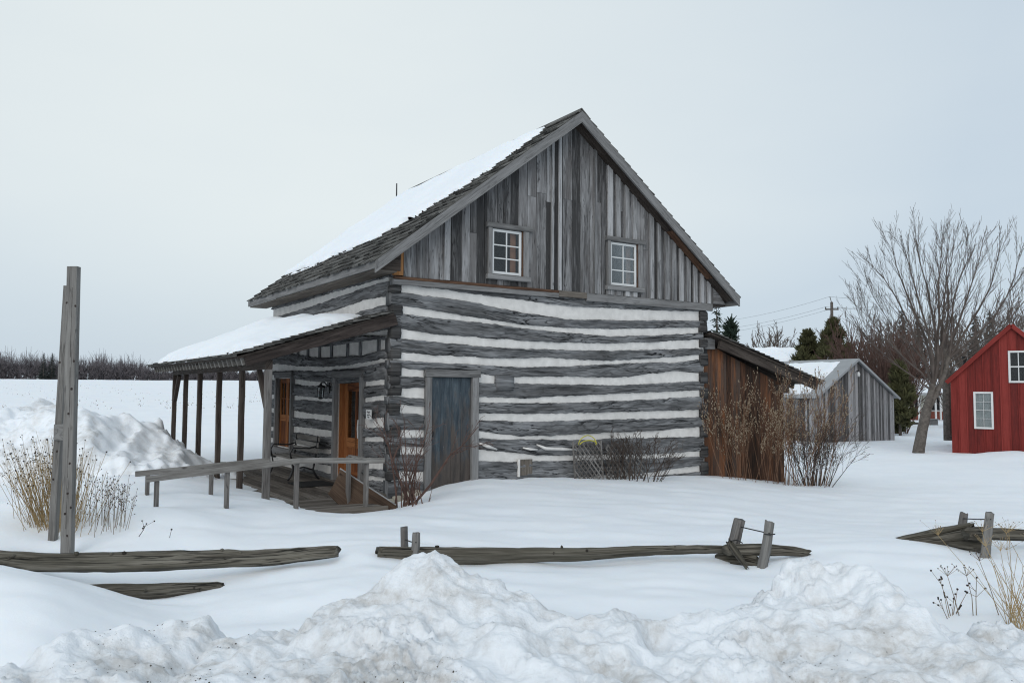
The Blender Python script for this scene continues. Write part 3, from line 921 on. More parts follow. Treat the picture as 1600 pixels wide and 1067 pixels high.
# barge boards on the front gable
for right in (False, True):
    Ls = SR if right else SL
    g_ = MB(); hb_ = .165
    u0, z0, u1, z1 = (UE, ZE, UP_, ZP) if not right else (UR_, ZR, UP_, ZP)
    a0 = slope(-.03, 0, .02, right); a1 = (UP_, 0, slope(Ls, 0, .02, right)[2]); vd = hb_ / math.cos(math.atan2(z1 - z0, abs(u1 - u0)))
    pts = [(a0[0], a0[2]), (a1[0], a1[2]), (a1[0], a1[2] - vd), (a0[0], a0[2] - vd * .92)]
    b0 = len(g_.V); Lb_ = math.hypot(a1[0] - a0[0], a1[2] - a0[2])
    for y in (V0 - .04, V0 + .002):
        for p, q in pts: g_.V.append((p, y, q))
    uv4 = [(0, 0), (Lb_, 0), (Lb_, hb_), (0, hb_)]
    g_.poly([b0, b0 + 1, b0 + 2, b0 + 3], uv4); g_.poly([b0 + 7, b0 + 6, b0 + 5, b0 + 4], uv4[::-1])
    for k in range(4):
        k2 = (k + 1) % 4; g_.poly((b0 + k2, b0 + k, b0 + 4 + k, b0 + 4 + k2), [(uv4[k2][0], .3), (uv4[k][0], .3), (uv4[k][0], .34), (uv4[k2][0], .34)])
    g_.build('barge_board', M['trim'], roof_o)
# boards right under the overhang (soffit)
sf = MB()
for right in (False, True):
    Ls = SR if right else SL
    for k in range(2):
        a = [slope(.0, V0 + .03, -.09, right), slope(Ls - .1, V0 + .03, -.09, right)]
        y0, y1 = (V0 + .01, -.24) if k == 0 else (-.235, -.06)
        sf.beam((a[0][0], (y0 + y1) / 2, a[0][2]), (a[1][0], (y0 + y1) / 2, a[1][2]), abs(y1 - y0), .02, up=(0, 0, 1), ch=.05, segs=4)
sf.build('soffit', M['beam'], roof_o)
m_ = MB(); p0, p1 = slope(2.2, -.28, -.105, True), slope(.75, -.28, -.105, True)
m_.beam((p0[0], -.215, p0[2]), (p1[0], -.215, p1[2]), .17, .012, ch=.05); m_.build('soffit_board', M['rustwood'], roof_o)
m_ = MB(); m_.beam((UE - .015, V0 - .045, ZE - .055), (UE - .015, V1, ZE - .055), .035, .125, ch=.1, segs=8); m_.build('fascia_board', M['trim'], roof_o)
m_ = MB(); m_.prism([(UE + .005, ZE - .115), (.0, ZE - .115), (.0, ZE + .24), (UE + .005, ZE - .09)], -.30, -.26, lambda p, q, y: (p, y, q), 0); m_.build('eave_return', M['beam'], roof_o)
m_ = MB(); m_.abox((UE + .01, V0 + .1, ZE - .14), (-.06, V1 - .02, ZE - .115), 'y', .05); m_.build('eave_soffit', M['deck'], roof_o)
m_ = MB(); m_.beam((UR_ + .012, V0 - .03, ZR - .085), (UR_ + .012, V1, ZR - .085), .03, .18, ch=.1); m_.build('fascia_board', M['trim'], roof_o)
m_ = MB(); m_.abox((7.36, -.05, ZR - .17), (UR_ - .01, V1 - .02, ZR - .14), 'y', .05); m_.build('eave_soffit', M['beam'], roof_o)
m_ = MB(); m_.prism([(7.41, 3.56), (7.79, 3.56), (7.41, 3.95)], -.10, -.02, lambda p, q, y: (p, y, q), 0); m_.build('eave_return', M['board'], roof_o)
m_ = MB(); m_.tube([(UP_ - .38, 6.95, ZP - .36), (UP_ - .38, 6.95, ZP + .16)], [.02, .016], 8); m_.build('vent_rod', M['iron'], roof_o)


# snow on the left slope
def poly_dist(P, X, Y):
    inside = np.zeros(X.shape, bool); D = np.full(X.shape, 1e9); n = len(P)
    for i in range(n):
        x0, y0 = P[i]; x1, y1 = P[(i + 1) % n]
        c = ((y0 > Y) != (y1 > Y)) & (X < (x1 - x0) * (Y - y0) / ((y1 - y0) if y1 != y0 else 1e-9) + x0)
        inside ^= c
        dx, dy = x1 - x0, y1 - y0
        t = np.clip(((X - x0) * dx + (Y - y0) * dy) / (dx * dx + dy * dy + 1e-12), 0, 1)
        D = np.minimum(D, np.hypot(X - x0 - t * dx, Y - y0 - t * dy))
    return np.where(inside, D, -D)


def snow_cover(name, poly, conv, s_rng, v_rng, step, thick, r, parent, seed, extra=None, mat='roofsnow', streak=0.0, lump=.26):
    S, Vv = np.meshgrid(np.arange(*s_rng, step), np.arange(*v_rng, step))
    D = poly_dist(poly, S, Vv) + .06 * fbm(S * 2.5, Vv * 2.5, 4, seed) + streak * fbm(S * 9, Vv * .7, 3, seed + 3)
    T = np.where(D > 0, thick * (1 - np.exp(-np.clip(D, 0, None) / r)), -.03)
    T = np.where(D > 0, T + lump * thick * fbm(S * 1.6, Vv * 1.6, 4, seed + 1) * np.clip(D / .3, 0, 1), T)
    if extra is not None: T = np.where(D > 0, T * extra(S, Vv), T)
    X, Y, Z = conv(S, Vv, T)
    keep = (D > -step * 1.5)
    kp = keep[:-1, :-1] & keep[1:, :-1] & keep[:-1, 1:] & keep[1:, 1:]
    return grid_mesh(name, X, Y, Z, M[mat], parent, keep=kp)


def conv_left(S, Vv, T):
    L = SL; c, si = (UP_ - UE) / L, (ZP - ZE) / L
    n = .045 + T
    return UE + c * S - si * n, Vv, ZE + si * S + c * n


cs = (UP_ - UE) / SL
roofpoly = [((u - UE) / cs, v) for u, v in [(3.57, .55), (3.05, .36), (2.49, .28), (1.87, .36), (1.55, .52), (1.24, .85), (.9, 1.15), (.62, 2.0), (.40, 2.9), (.33, 4.1), (.30, 5.2), (.27, 6.9), (3.4, 6.95), (3.45, 4.8), (3.62, 3.2), (3.62, 1.0)]]
snow_cover('snow_cover', roofpoly, conv_left, (.3, SL + .02), (.1, 7.0), .035, .075, .12, roof_o, 61, streak=.11)

# ---- gable of upright boards
WIN = [(1.86, 2.49, 3.75, 4.555), (4.57, 5.25, 3.755, 4.605)]
OPEN = [(w[0] - .10, w[1] + .13, w[2] - .10, w[3] + .09) for w in WIN]
ZB = 3.555


def ztop(u):
    return (ZE - .09 + (u - UE) * (ZP - ZE) / (UP_ - UE)) if u < UP_ else (ZR - .09 + (UR_ - u) * (ZP - ZR) / (UR_ - UP_))


def gable_layer(edges, y0, y1, skip=None):
    g_ = MB()
    for k, (a, c) in enumerate(edges):
        segs = [(ZB, None)]
        for o_ in OPEN:
            if c > o_[0] + .02 and a < o_[1] - .02:
                segs = [(ZB, o_[2] + .02), (o_[3] - .02, None)]
        yo = random.uniform(-.006, .006)
        for z0, z1 in segs:
            za, zc = (ztop(a), ztop(c)) if z1 is None else (z1, z1)
            zm = []
            if z1 is None and a < UP_ < c: zm = [(UP_, ztop(UP_))]
            if max(za, zc) <= z0 + .02: continue
            # sometimes a board is pieced from two lengths
            if y1 > -.05 and z1 is None and za - z0 > 1.2 and random.random() < .35:
                zc_ = z0 + random.uniform(.35, .7) * (za - z0)
                g_.prism([(a, z0), (c, z0), (c, zc_), (a, zc_)], y0 + yo, y1, lambda p, q, y: (p, y, q), 1)
                g_.prism([(a + .002, zc_ + .003), (c - .002, zc_ + .003), (c - .002, zc)] + zm + [(a + .002, za)], y0 + yo - .004, y1, lambda p, q, y: (p, y, q), 1)
            else:
                g_.prism([(a, z0), (c, z0), (c, max(zc, z0 + .01))] + zm + [(a, max(za, z0 + .01))], y0 + yo, y1, lambda p, q, y: (p, y, q), 1)
    return g_


cuts = sorted([o_[0] for o_ in OPEN] + [o_[1] for o_ in OPEN])
ed = []; u = .16
while u < 7.38:
    w = random.uniform(.10, .24); e = min(u + w, 7.40)
    for c in cuts:
        if u + .02 < c < e + .05: e = c
    ed.append((u + .003, e - .005)); u = e
g_boards = gable_layer(ed, -.075, -.035)
bt = []; u = .45
while u < 7.3:
    if u < 4.2:
        if random.random() < .55: bt.append((u, u + random.uniform(.05, .13)))
        u += random.uniform(.16, .34)
    else:
        bt.append((u, u + random.uniform(.085, .125))); u += random.uniform(.19, .235)
bt = [(a, c) for a, c in bt if not any((a < k < c) for k in cuts) and not (a < UP_ < c)]
g_batt = gable_layer(bt, -.112, -.076)
n_b, n_v = len(g_boards.F), len(g_boards.V)
g_boards.V += g_batt.V; g_boards.F += [tuple(i + n_v for i in f) for f in g_batt.F]; g_boards.U += g_batt.U
gable = g_boards.build('gable_wall', M['board'], cabin)
gable.data.materials.append(M['batten'])
gable.data.polygons.foreach_set('material_index', [0] * n_b + [1] * (len(g_boards.F) - n_b))
m_ = MB(); m_.prism([(-.02, 3.57), (.15, 3.57), (.15, 3.98), (-.02, 3.88)], -.08, -.02, lambda p, q, y: (p, y, q), 1); m_.build('corner_board', M['tan'], gable)
m_ = MB(); m_.abox((-.035, -.10, 3.415), (3.32, -.045, 3.50), 'x', .1); m_.build('frieze_board', M['trim'], cabin)
m_ = MB(); m_.abox((-.01, -.095, 3.503), (3.32, -.03, 3.552), 'x', .1); m_.build('drip_board', M['rustwood'], cabin)
m_ = MB(); m_.abox((3.325, -.10, 3.44), (3.98, -.045, 3.552), 'x', .1); m_.build('frieze_board', M['deck'], cabin)
m_ = MB(); m_.abox((3.985, -.10, 3.40), (7.39, -.045, 3.552), 'x', .1); m_.build('frieze_board', M['trim'], cabin)
b = MB(); b.prism([(.05, 3.4), (7.3, 3.4), (7.3, 3.85), (3.62, 6.7), (.05, 3.9)], L_ - .05, L_, lambda p, q, y: (p, y, q), 1); b.build('gable_wall', M['board'], cabin)


def sash_window(parent, rect, y, cols, rows, fw, trim, mats=('white', 'glass'), mun=.022, name='window', curtain=None):
    """white sash in a wooden surround; y is the wall face (front = -y)"""
    u0, u1, z0, z1 = rect
    fr = MB()
    s_l, s_r, s_t, s_b = trim
    fr.abox((u0 - s_l, y - .035, z0 - .015), (u0 - .004, y + .05, z1 + .01), 'z', .08)
    fr.abox((u1 + .03, y - .035, z0 - .015), (u1 + .03 + s_r, y + .05, z1 + .01), 'z', .08)
    fr.abox((u0 - s_l - .04, y - .055, z1 + .012), (u1 + .03 + s_r + .06, y + .05, z1 + .012 + s_t), 'x', .08)
    fr.abox((u0 - s_l - .03, y - .06, z0 - .018 - s_b), (u1 + .03 + s_r + .02, y + .05, z0 - .018), 'x', .08)
    w = fr.build(name, M['trim'], parent)
    rv = MB(); rv.abox((u1 + .002, y - .01, z0 - .01), (u1 + .028, y + .14, z1 + .008), 'z', .05); rv.build('reveal', M['rustwood'], w)
    sa = MB(); yy0, yy1 = y + .005, y + .04
    sa.abox((u0, yy0, z0), (u0 + fw, yy1, z1), 'z', .1); sa.abox((u1 - fw, yy0, z0), (u1, yy1, z1), 'z', .1)
    sa.abox((u0 + fw, yy0, z1 - fw), (u1 - fw, yy1, z1), 'x', .1); sa.abox((u0 + fw, yy0, z0), (u1 - fw, yy1, z0 + fw), 'x', .1)
    for i in range(1, cols):
        x = u0 + fw + (u1 - u0 - 2 * fw) * i / cols; sa.abox((x - mun / 2, yy0 + .004, z0 + fw), (x + mun / 2, yy1 - .004, z1 - fw), 'z', .1)
    for i in range(1, rows):
        z = z0 + fw + (z1 - z0 - 2 * fw) * i / rows; sa.abox((u0 + fw, yy0 + .007, z - mun / 2), (u1 - fw, yy1 - .007, z + mun / 2), 'x', .1)
    sa.build('sash', M[mats[0]], w)
    pn = MB(); pn.abox((u0 + fw * .5, y + .022, z0 + fw * .5), (u1 - fw * .5, y + .026, z1 - fw * .5), 'x', 0.01); pn.build('pane', M[mats[1]], w)
    return w


for rct, (tl, tr) in zip(WIN, ((.09, .12), (.085, .11))):
    w = sash_window(gable, rct, -.085, 2, 3, .048, (tl, tr, .085, .085))
    c = MB(); c.abox((rct[1] - .17, .03, rct[2]), (rct[1] - .055, .05, rct[3]), 'z', .05); c.build('curtain', M['curtain'], w)
    for zz in (rct[2] + .1, rct[3] - .15):
        h = MB(); h.abox((rct[1] - .004, -.092, zz), (rct[1] + .012, -.07, zz + .05), 'z', .1); h.build('hinge', M['iron'], w)

# ---- blue plank door
D = MB()
D.abox((.60, -.085, -.05), (.712, .03, 1.905), 'z', .06); D.abox((1.495, -.085, -.05), (1.625, .03, 1.905), 'z', .06); D.abox((.585, -.095, 1.908), (1.645, .03, 2.03), 'x', .06)
door_fr = D.build('door', M['trim'], cabin)
D = MB(); x = .716
for w in (.19, .205, .19, .185):
    D.abox((x, -.022 + random.uniform(-.003, .003), .0), (x + w - .004, .02, 1.90), 'z', .04); x += w
D.build('door_leaf', M['blue'], door_fr)
D = MB(); D.abox((.60, -.19, -.06), (1.25, .0, -.012), 'x', .1); D.build('sill', M['post'], door_fr)
D = MB(); D.tube([(.755, -.03, .92), (.755, -.055, .93), (.755, -.055, .99), (.755, -.03, 1.0)], .008, 6); D.build('handle', M['iron'], door_fr)

# ---- side door in its deep reveal
D = MB()
D.abox((-.085, DV0 - .10, -.02), (.02, DV0, 1.90), 'z', .06); D.abox((-.085, DV1, -.02), (.02, DV1 + .10, 1.90), 'z', .06); D.abox((-.095, DV0 - .12, 1.903), (.02, DV1 + .12, 2.03), 'y', .06)
sdoor = D.build('door', M['trim'], cabin)
D = MB()
D.abox((.02, DV0 + .002, -.02), (.2, DV0 + .035, 1.9), 'z', .03); D.abox((.02, DV1 - .035, -.02), (.2, DV1 - .002, 1.9), 'z', .03); D.abox((.02, DV0 + .04, 1.86), (.2, DV1 - .04, 1.898), 'y', .03)
D.build('reveal', M['fresh'], sdoor)
D = MB(); ld, rd = DV1 - .04, DV0 + .04
x0_, x1_ = .12, .16
for (a, c, z0, z1) in ((rd, rd + .12, 0, 1.85), (ld - .12, ld, 0, 1.85), (rd + .12, ld - .12, 0, .2), (rd + .12, ld - .12, .62, .8), (rd + .12, ld - .12, 1.66, 1.85), ((rd + ld) / 2 - .05, (rd + ld) / 2 + .05, .2, 1.66)):
    D.abox((x0_, a, z0), (x1_, c, z1), 'z' if z1 - z0 > .5 else 'y', .06)
leafo = D.build('door_leaf', M['fresh'], sdoor)
D = MB(); D.abox((.138, rd + .1, .18), (.15, ld - .1, .7), 'z', .02); D.build('panel', M['fresh'], leafo)
D = MB(); D.abox((.136, rd + .1, .75), (.14, ld - .1, 1.7), 'z', .02); D.build('pane', M['glass'], leafo)
D = MB(); D.tube([(.115, 1.52, .80), (.06, 1.52, .82), (.05, 1.52, .98), (.06, 1.52, 1.14), (.115, 1.52, 1.16)], .014, 8); D.build('handle', M['white'], leafo)
D = MB(); D.abox((-.13, DV0 - .05, -.04), (.12, DV1 + .05, .012), 'y', .1); D.build('sill', M['post'], sdoor)

# ---- tall brown casement window on the porch
D = MB()
D.abox((-.08, WV0 - .02, .40), (.02, WV0 + .07, 1.93), 'z', .06); D.abox((-.08, WV1 - .07, .40), (.02, WV1 + .02, 1.93), 'z', .06); D.abox((-.09, WV0 - .04, 1.933), (.02, WV1 + .04, 2.06), 'y', .06); D.abox((-.11, WV0 - .06, .27), (.02, WV1 + .06, .397), 'y', .06)
win = D.build('window', M['trim'], cabin)
va, vb = WV0 + .075, WV1 - .075; vm = (va + vb) / 2
for a, c in ((va, vm - .006), (vm + .006, vb)):
    D = MB()
    D.abox((.03, a, .42), (.07, a + .07, 1.92), 'z', .08); D.abox((.03, c - .07, .42), (.07, c, 1.92), 'z', .08)
    for z0, z1 in ((.42, .52), (.98, 1.12), (1.82, 1.92)): D.abox((.03, a + .07, z0), (.07, c - .07, z1), 'y', .08)
    D.abox((.045, a + .06, .5), (.06, c - .06, 1.0), 'z', .04)
    D.abox((.034, (a + c) / 2 - .012, 1.12), (.066, (a + c) / 2 + .012, 1.82), 'z', .08); D.abox((.036, a + .07, 1.46), (.064, c - .07, 1.484), 'y', .08)
    ca = D.build('casement', M['fresh'], win)
    D = MB(); D.abox((.048, a + .05, 1.1), (.052, c - .05, 1.84), 'z', .02); D.build('pane', M['glass'], ca)
    D = MB()
    for k in range(3): D.tube([(.12, a + .12 + k * .1, 1.1), (.12, a + .125 + k * .1, 1.83)], .022, 6)
    D.build('curtain', M['sheer'], ca)

# ---- porch
PU, PZ0, PZ1 = -2.5, 2.95, 2.17
V0P, V1P = -.10, 7.45
pL = math.hypot(PU, PZ0 - PZ1); pc, ps = (0 - PU) / pL, (PZ0 - PZ1) / pL


def pslope(s, v, n):
    return (PU + pc * s - ps * n, v, PZ1 + ps * s + pc * n)


b = MB(); b.prism([(-.0, PZ0 - .05), (PU + .03, PZ1 - .04), (PU + .03, PZ1 + .0), (-.0, PZ0)], V0P + .02, V1P, lambda p, q, y: (p, y, q), 0)
proof = b.build('porch_roof', M['beam'], cabin)
sh = MB()
for i in range(int(pL / .16) + 1):
    s0 = -.06 + i * .16; v = V0P - .04
    while v < V1P:
        w = random.uniform(.10, .22); e = v + w - .006; s1 = min(s0 + .3, pL)
        sj = s0 + random.uniform(-.02, .014); n0 = .028 + random.uniform(0, .006)
        pts = [pslope(sj, v, n0), pslope(sj, e, n0), pslope(s1, e, .006), pslope(s1, v, .006), pslope(sj, v, n0 + .022), pslope(sj, e, n0 + .022), pslope(s1, e, .013), pslope(s1, v, .013)]
        bb = len(sh.V); sh.V.extend(pts); uo = random.random() * 9
        for f in ((4, 5, 6, 7), (0, 3, 2, 1), (0, 1, 5, 4), (1, 2, 6, 5), (2, 3, 7, 6), (3, 0, 4, 7)):
            sh.poly([bb + k for k in f], [(uo + (.3 if k % 4 in (2, 3) else 0), (w if k % 4 in (1, 2) else 0)) for k in f])
        v += w
sh.build('shingles', M['shingle'], proof)
m_ = MB(); a, c = pslope(.10, 0, -.115), pslope(pL, 0, -.125)
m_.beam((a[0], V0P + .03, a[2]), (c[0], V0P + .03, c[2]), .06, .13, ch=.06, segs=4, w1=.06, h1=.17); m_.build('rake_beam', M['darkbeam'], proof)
m_ = MB(); m_.beam((-2.0, V0P + .08, 2.06), (-2.0, V1P - .2, 2.06), .10, .15, ch=.08, segs=6); m_.build('plate_beam', M['beam'], proof)
for k in range(27):
    v = V0P + .12 + k * (V1P - V0P - .2) / 26
    m_ = MB(); a, c = pslope(.07, v, -.105), pslope(pL - .1, v, -.105)
    m_.beam((a[0], v, a[2]), (c[0], v, c[2]), .065, .12, ch=.06); m_.build('rafter', M['rail'], proof)
m_ = MB(); a = pslope(-.015, 0, .01); m_.beam((a[0], V0P, a[2]), (a[0], V1P, a[2]), .03, .035, ch=.1); m_.build('eave_strip', M['shingle'], proof)
for v in (.02, 1.50, 3.05, 4.65, 6.0, 7.2):
    m_ = MB(); w = .10 if v < .1 else .088
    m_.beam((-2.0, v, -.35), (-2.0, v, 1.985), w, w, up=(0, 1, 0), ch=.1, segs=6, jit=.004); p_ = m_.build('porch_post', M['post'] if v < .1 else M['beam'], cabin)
    if v in (.02, 7.2):
        m_ = MB(); s_ = 1 if v < 3 else -1
        m_.beam((-2.0, v + .06 * s_, 1.42), (-2.0, v + .48 * s_, 1.97), .07, .08, up=(1, 0, 0), ch=.1); m_.build('brace', M['beam'], p_)
# porch floor and landing
m_ = MB()
for k in range(15):
    x = -2.1 + k * .14
    m_.abox((x, .02 + random.uniform(-.01, .01), -.045), (x + .134, 7.2, .0 + random.uniform(-.004, .004)), 'y', .06)
m_.build('porch_floor', M['deck'], cabin)
m_ = MB()
for k in range(11):
    v = -1.58 + k * .143
    zz = .055 - k * .005
    m_.abox((-2.25, v, zz - .04), (-.78, v + .137, zz + random.uniform(-.003, .003)), 'x', .06)
m_.build('landing_floor', M['deck'], cabin)
m_ = MB(); m_.abox((-2.27, -1.63, -.12), (-.76, -1.59, .07), 'x', .08); m_.build('landing_skirt', M['deck'], cabin)
m_ = MB(); m_.abox((-.775, -1.58, -.3), (-.735, -.1, .03), 'y', .08); m_.build('landing_skirt', M['deck'], cabin)


def conv_porch(S, Vv, T):
    n = .035 + T
    return PU + pc * S - ps * n, Vv, PZ1 + ps * S + pc * n


ppoly = [(.06, .45), (.06, 7.3), (pL - .02, 7.3), (pL - .02, 1.15), (pL - .35, .9), (1.7, .75), (1.0, .55), (.5, .42)]


def pextra(S, Vv):
    return (.62 + .75 * np.clip((S - .2) / 2.0, 0, 1) * np.clip((Vv - .9) / 2.2, 0, 1)) * (1 + .12 * fbm(S * .9, Vv * .6, 2, 77))


snow_cover('snow_cover', ppoly, conv_porch, (-.05, pL + .02), (.3, 7.45), .04, .25, .22, proof, 88, extra=pextra, lump=.08)

# ------------------------------------------------------------------ things on the cabin wall and deck
lan = empty('wall_lantern', 'small black carriage lantern on the log wall beside the side door', 'lantern', HW(-.05, 2.76, 1.62), TH)
m_ = MB(); m_.abox((-.01, -.06, .0), (.012, .06, .2), 'z', .1); m_.tube([(-.005, 0, .12), (-.08, 0, .2), (-.15, 0, .19)], .014, 6); m_.build('bracket', M['iron'], lan)
m_ = MB()
m_.tube([(-.15, 0, .19), (-.15, 0, .15), (-.15, 0, .13), (-.15, 0, .10)], [.012, .03, .09, .075], 6)
for k in range(6):
    t = k * math.pi / 3; m_.tube([(-.15 + .07 * math.cos(t), .07 * math.sin(t), .10), (-.15 + .05 * math.cos(t), .05 * math.sin(t), -.1)], .007, 4)
m_.tube([(-.15, 0, -.09), (-.15, 0, -.12)], [.056, .03], 6); m_.build('cage', M['iron'], lan)
m_ = MB(); m_.tube([(-.15, 0, .095), (-.15, 0, -.09)], [.062, .044], 6); m_.build('glass', M['glass'], lan)

sg = empty('notice_sign', 'small square white notice with dark lettering fixed to the log wall', 'sign', HW(-.10, .56, 1.19), TH)
m_ = MB(); m_.abox((-.008, .0, .0), (.006, .21, .16), 'y', .05); m_.build('board', M['white'], sg)
for k, (z, s, tx) in enumerate(((.105, .052, 'Grand'), (.063, .04, 'please'), (.022, .044, 'Visit'))):
    cu = bpy.data.curves.new('lettering', 'FONT'); cu.body = tx; cu.size = s; cu.align_x = 'CENTER'; cu.extrude = .001
    tmp = bpy.data.objects.new('lettering', cu); COL.objects.link(tmp)
    dg = bpy.context.evaluated_depsgraph_get(); me = bpy.data.meshes.new_from_object(tmp.evaluated_get(dg)); bpy.data.objects.remove(tmp)
    me.materials.clear(); me.materials.append(M['iron'])
    o = bpy.data.objects.new('lettering', me); COL.objects.link(o); o.parent = sg
    o.location = (-.0095, .105, z); o.rotation_euler = (math.pi / 2, 0, -math.pi / 2)

bench = empty('garden_bench', 'slatted wooden bench with black iron legs on the porch by the log wall', 'bench', HW(-.32, 2.65, .0), TH)
m_ = MB()
for k in range(4): m_.abox((-.42 + k * .105, 0, .38), (-.42 + k * .105 + .085, 1.35, .41), 'y', .1)
m_.build('seat', M['rail'], bench)
m_ = MB()
for k in range(3): m_.abox((.02 + k * .02, 0, .48 + k * .11), (.045 + k * .02, 1.35, .57 + k * .11), 'y', .1)
m_.build('backrest', M['rail'], bench)
for v in (.06, 1.29):
    m_ = MB()
    m_.tube([(-.50, v, .0), (-.45, v, .06), (-.40, v, .2), (-.43, v, .37), (-.2, v, .37), (.02, v, .36), (.07, v, .8)], .02, 6)
    m_.tube([(.10, v, .0), (.05, v, .05), (-.02, v, .18), (.02, v, .37)], .02, 6)
    m_.tube([(-.40, v, .2), (-.2, v, .24), (-.02, v, .18)], .014, 6)
    m_.tube([(-.43, v, .37), (-.46, v, .5), (-.4, v, .6), (-.1, v, .58), (.05, v, .62)], .016, 6)
    m_.build('leg', M['iron'], bench, smooth=True)

mt = MB(); mt.abox((-.95, 1.55, .004), (-.3, 2.3, .02), 'y', .2)
o = mt.build('door_mat', M['mat'], None); o.location = tuple(HN); o.rotation_euler = (0, 0, TH); tag(o, 'flat black door mat on the porch floor before the side door', 'mat')

scoop = empty('leaning_panel', 'rusty brown curved panel with a pale rim leaning at the end of the landing', 'panel', HW(-.80, -1.05, .06), TH)
rows = []
c0 = [front(540, 757, -.75), front(590, 786, -1.05)]
m_ = MB(); rings = []
for i in range(9):
    f = i / 8
    u = -1.12 + f * .62; v = -.70 - f * .62; zt = .52 - f * .50 - .0
    lean = .25
    ring = []
    for k in range(6):
        t = k / 5
        zz = zt - t * (.34 + .10 * math.sin(f * 3.1)) + 0
        ring.append((u - t * .22 + .02 * math.sin(t * 3), v - t * .10, max(zz, .0 - .25)))
    rings.append(ring)
# give the sheet a thickness
loop = [r + [(p[0] + .012, p[1] - .018, p[2]) for p in reversed(r)] for r in rings]
m_.ring_strip([[(p[0] + .80, p[1] + 1.05, p[2] - .06) for p in r] for r in loop], [i * .1 for i in range(9)])
m_.build('sheet', M['rust'], scoop, smooth=False)
m_ = MB(); m_.tube([(r[0][0] + .80, r[0][1] + 1.05, r[0][2] - .055) for r in rings], .012, 6); m_.build('rim', M['batten'], scoop)


# ------------------------------------------------------------------ ramp railings
def railing(label, posts, rails, v):
    r = empty('ramp_railing', label, 'railing', HW(0, v, 0), TH, 'wooden ramp railings')
    for (u, z0, z1, dv) in posts:
        m_ = MB(); m_.beam((u, dv, z0 - .25), (u, dv, z1), .046, .088, up=(0, 1, 0), ch=.08); m_.build('post', M['post'], r)
    for (pa, pb_) in rails:
        m_ = MB(); m_.beam(pa, pb_, .05, .072, ch=.08, segs=4, jit=.003); m_.build('handrail', M['rail'], r)
    return r


n_ = lambda px, py: front(px, py, -1.56)
q = [n_(228, 745), n_(468, 716), n_(600, 716)]
railing('wooden ramp railing nearest the fence, with a short return beside the blue door', [(n_(246, 760)[0], .30, n_(246, 752)[1] + .0, .05), (n_(356, 760)[0], .2, n_(356, 738)[1], .05), (n_(465, 760)[0], .1, n_(465, 722)[1], .05), (n_(574, 760)[0], -.02, n_(574, 720)[1], .05), (-1.08, -.1, .72, .63)],
        [((q[0][0], -.0, q[0][1] - .03), (q[1][0], 0, q[1][1] - .03)), ((q[1][0], 0, q[1][1] - .03), (q[2][0], 0, q[2][1] - .03)), ((-1.03, .06, q[2][1] - .03), (-1.03, .72, q[2][1] - .03))], -1.56)
f_ = lambda px, py: front(px, py, -.03)
q = [f_(210, 736), f_(420, 715)]
railing('wooden ramp railing nearest the porch posts, ending at the grey corner post', [(f_(230, 760)[0], .25, f_(230, 742)[1], .04), (f_(329.5, 760)[0], .15, f_(329.5, 728)[1], .04)],
        [((q[0][0], -.04, q[0][1] - .03), (q[1][0] - .02, -.04, q[1][1] - .03))], -.08)

# ------------------------------------------------------------------ lean-to shed
shed = empty('lean_to_shed', 'red-brown plank lean-to shed with sloping roof against the cabin', 'shed', HW(7.3, .15, 0), TH)
SX = lambda u: u - 7.3
SV = 4.6
b = MB(); x = SX(7.31)


def ztp(u):
    return 2.80 + (u - 7.3) * (1.86 - 2.80) / (10.0 - 7.3)


while x < SX(9.94):
    w = random.uniform(.13, .22); e = min(x + w, SX(9.95))
    b.prism([(x + .002, -.75), (e - .003, -.75), (e - .003, ztp(e + 7.3) - .02), (x + .002, ztp(x + 7.3) - .02)], random.uniform(-.012, 0), .03, lambda p, q_, y: (p, y, q_), 1)
    x = e
b.build('plank_wall', M['shedwood'], shed)
b = MB(); y = .035
while y < SV:
    w = random.uniform(.14, .22); b.abox((SX(9.90), y, -.75), (SX(9.94), min(y + w - .004, SV), 1.82), 'z', .03); y += w
b.build('plank_wall', M['shedwood'], shed)
m_ = MB(); m_.abox((SX(7.3), -.09, 2.60), (SX(7.62), .0, 2.84), 'x', .06); m_.build('beam_end', M['trim'], shed)
sA, sB = (SX(7.30), 2.93), (SX(11.0), 1.92)
sl = math.hypot(sB[0] - sA[0], sB[1] - sA[1]); sc_, ss_ = (sB[0] - sA[0]) / sl, (sB[1] - sA[1]) / sl


def sslope(s, v, n):
    return (sA[0] + sc_ * s - ss_ * n, v, sA[1] + ss_ * s + sc_ * n)


b = MB(); b.prism([(sA[0], sA[1] - .04), (sB[0], sB[1] - .04), sB, sA][::-1], -.30, SV + .3, lambda p, q_, y: (p, y, q_), 0)
sroof = b.build('roof', M['beam'], shed)
sh = MB()
for i in range(int(sl / .17) + 1):
    s0 = sl + .05 - i * .17; v = -.34
    while v < SV + .3:
        w = random.uniform(.1, .2); e = v + w - .006; s1 = max(s0 - .3, 0)
        sj = s0 + random.uniform(-.014, .02); n0 = .03
        pts = [sslope(sj, v, n0), sslope(sj, e, n0), sslope(s1, e, .006), sslope(s1, v, .006), sslope(sj, v, n0 + .022), sslope(sj, e, n0 + .022), sslope(s1, e, .013), sslope(s1, v, .013)]
        bb = len(sh.V); sh.V.extend(pts); uo = random.random() * 9
        for f in ((4, 5, 6, 7), (0, 3, 2, 1), (0, 1, 5, 4), (1, 2, 6, 5), (2, 3, 7, 6), (3, 0, 4, 7)):
            sh.poly([bb + k for k in f], [(uo + (.3 if k % 4 in (2, 3) else 0), (w if k % 4 in (1, 2) else 0)) for k in f])
        v += w
sh.build('shingles', M['shingle'], sroof)
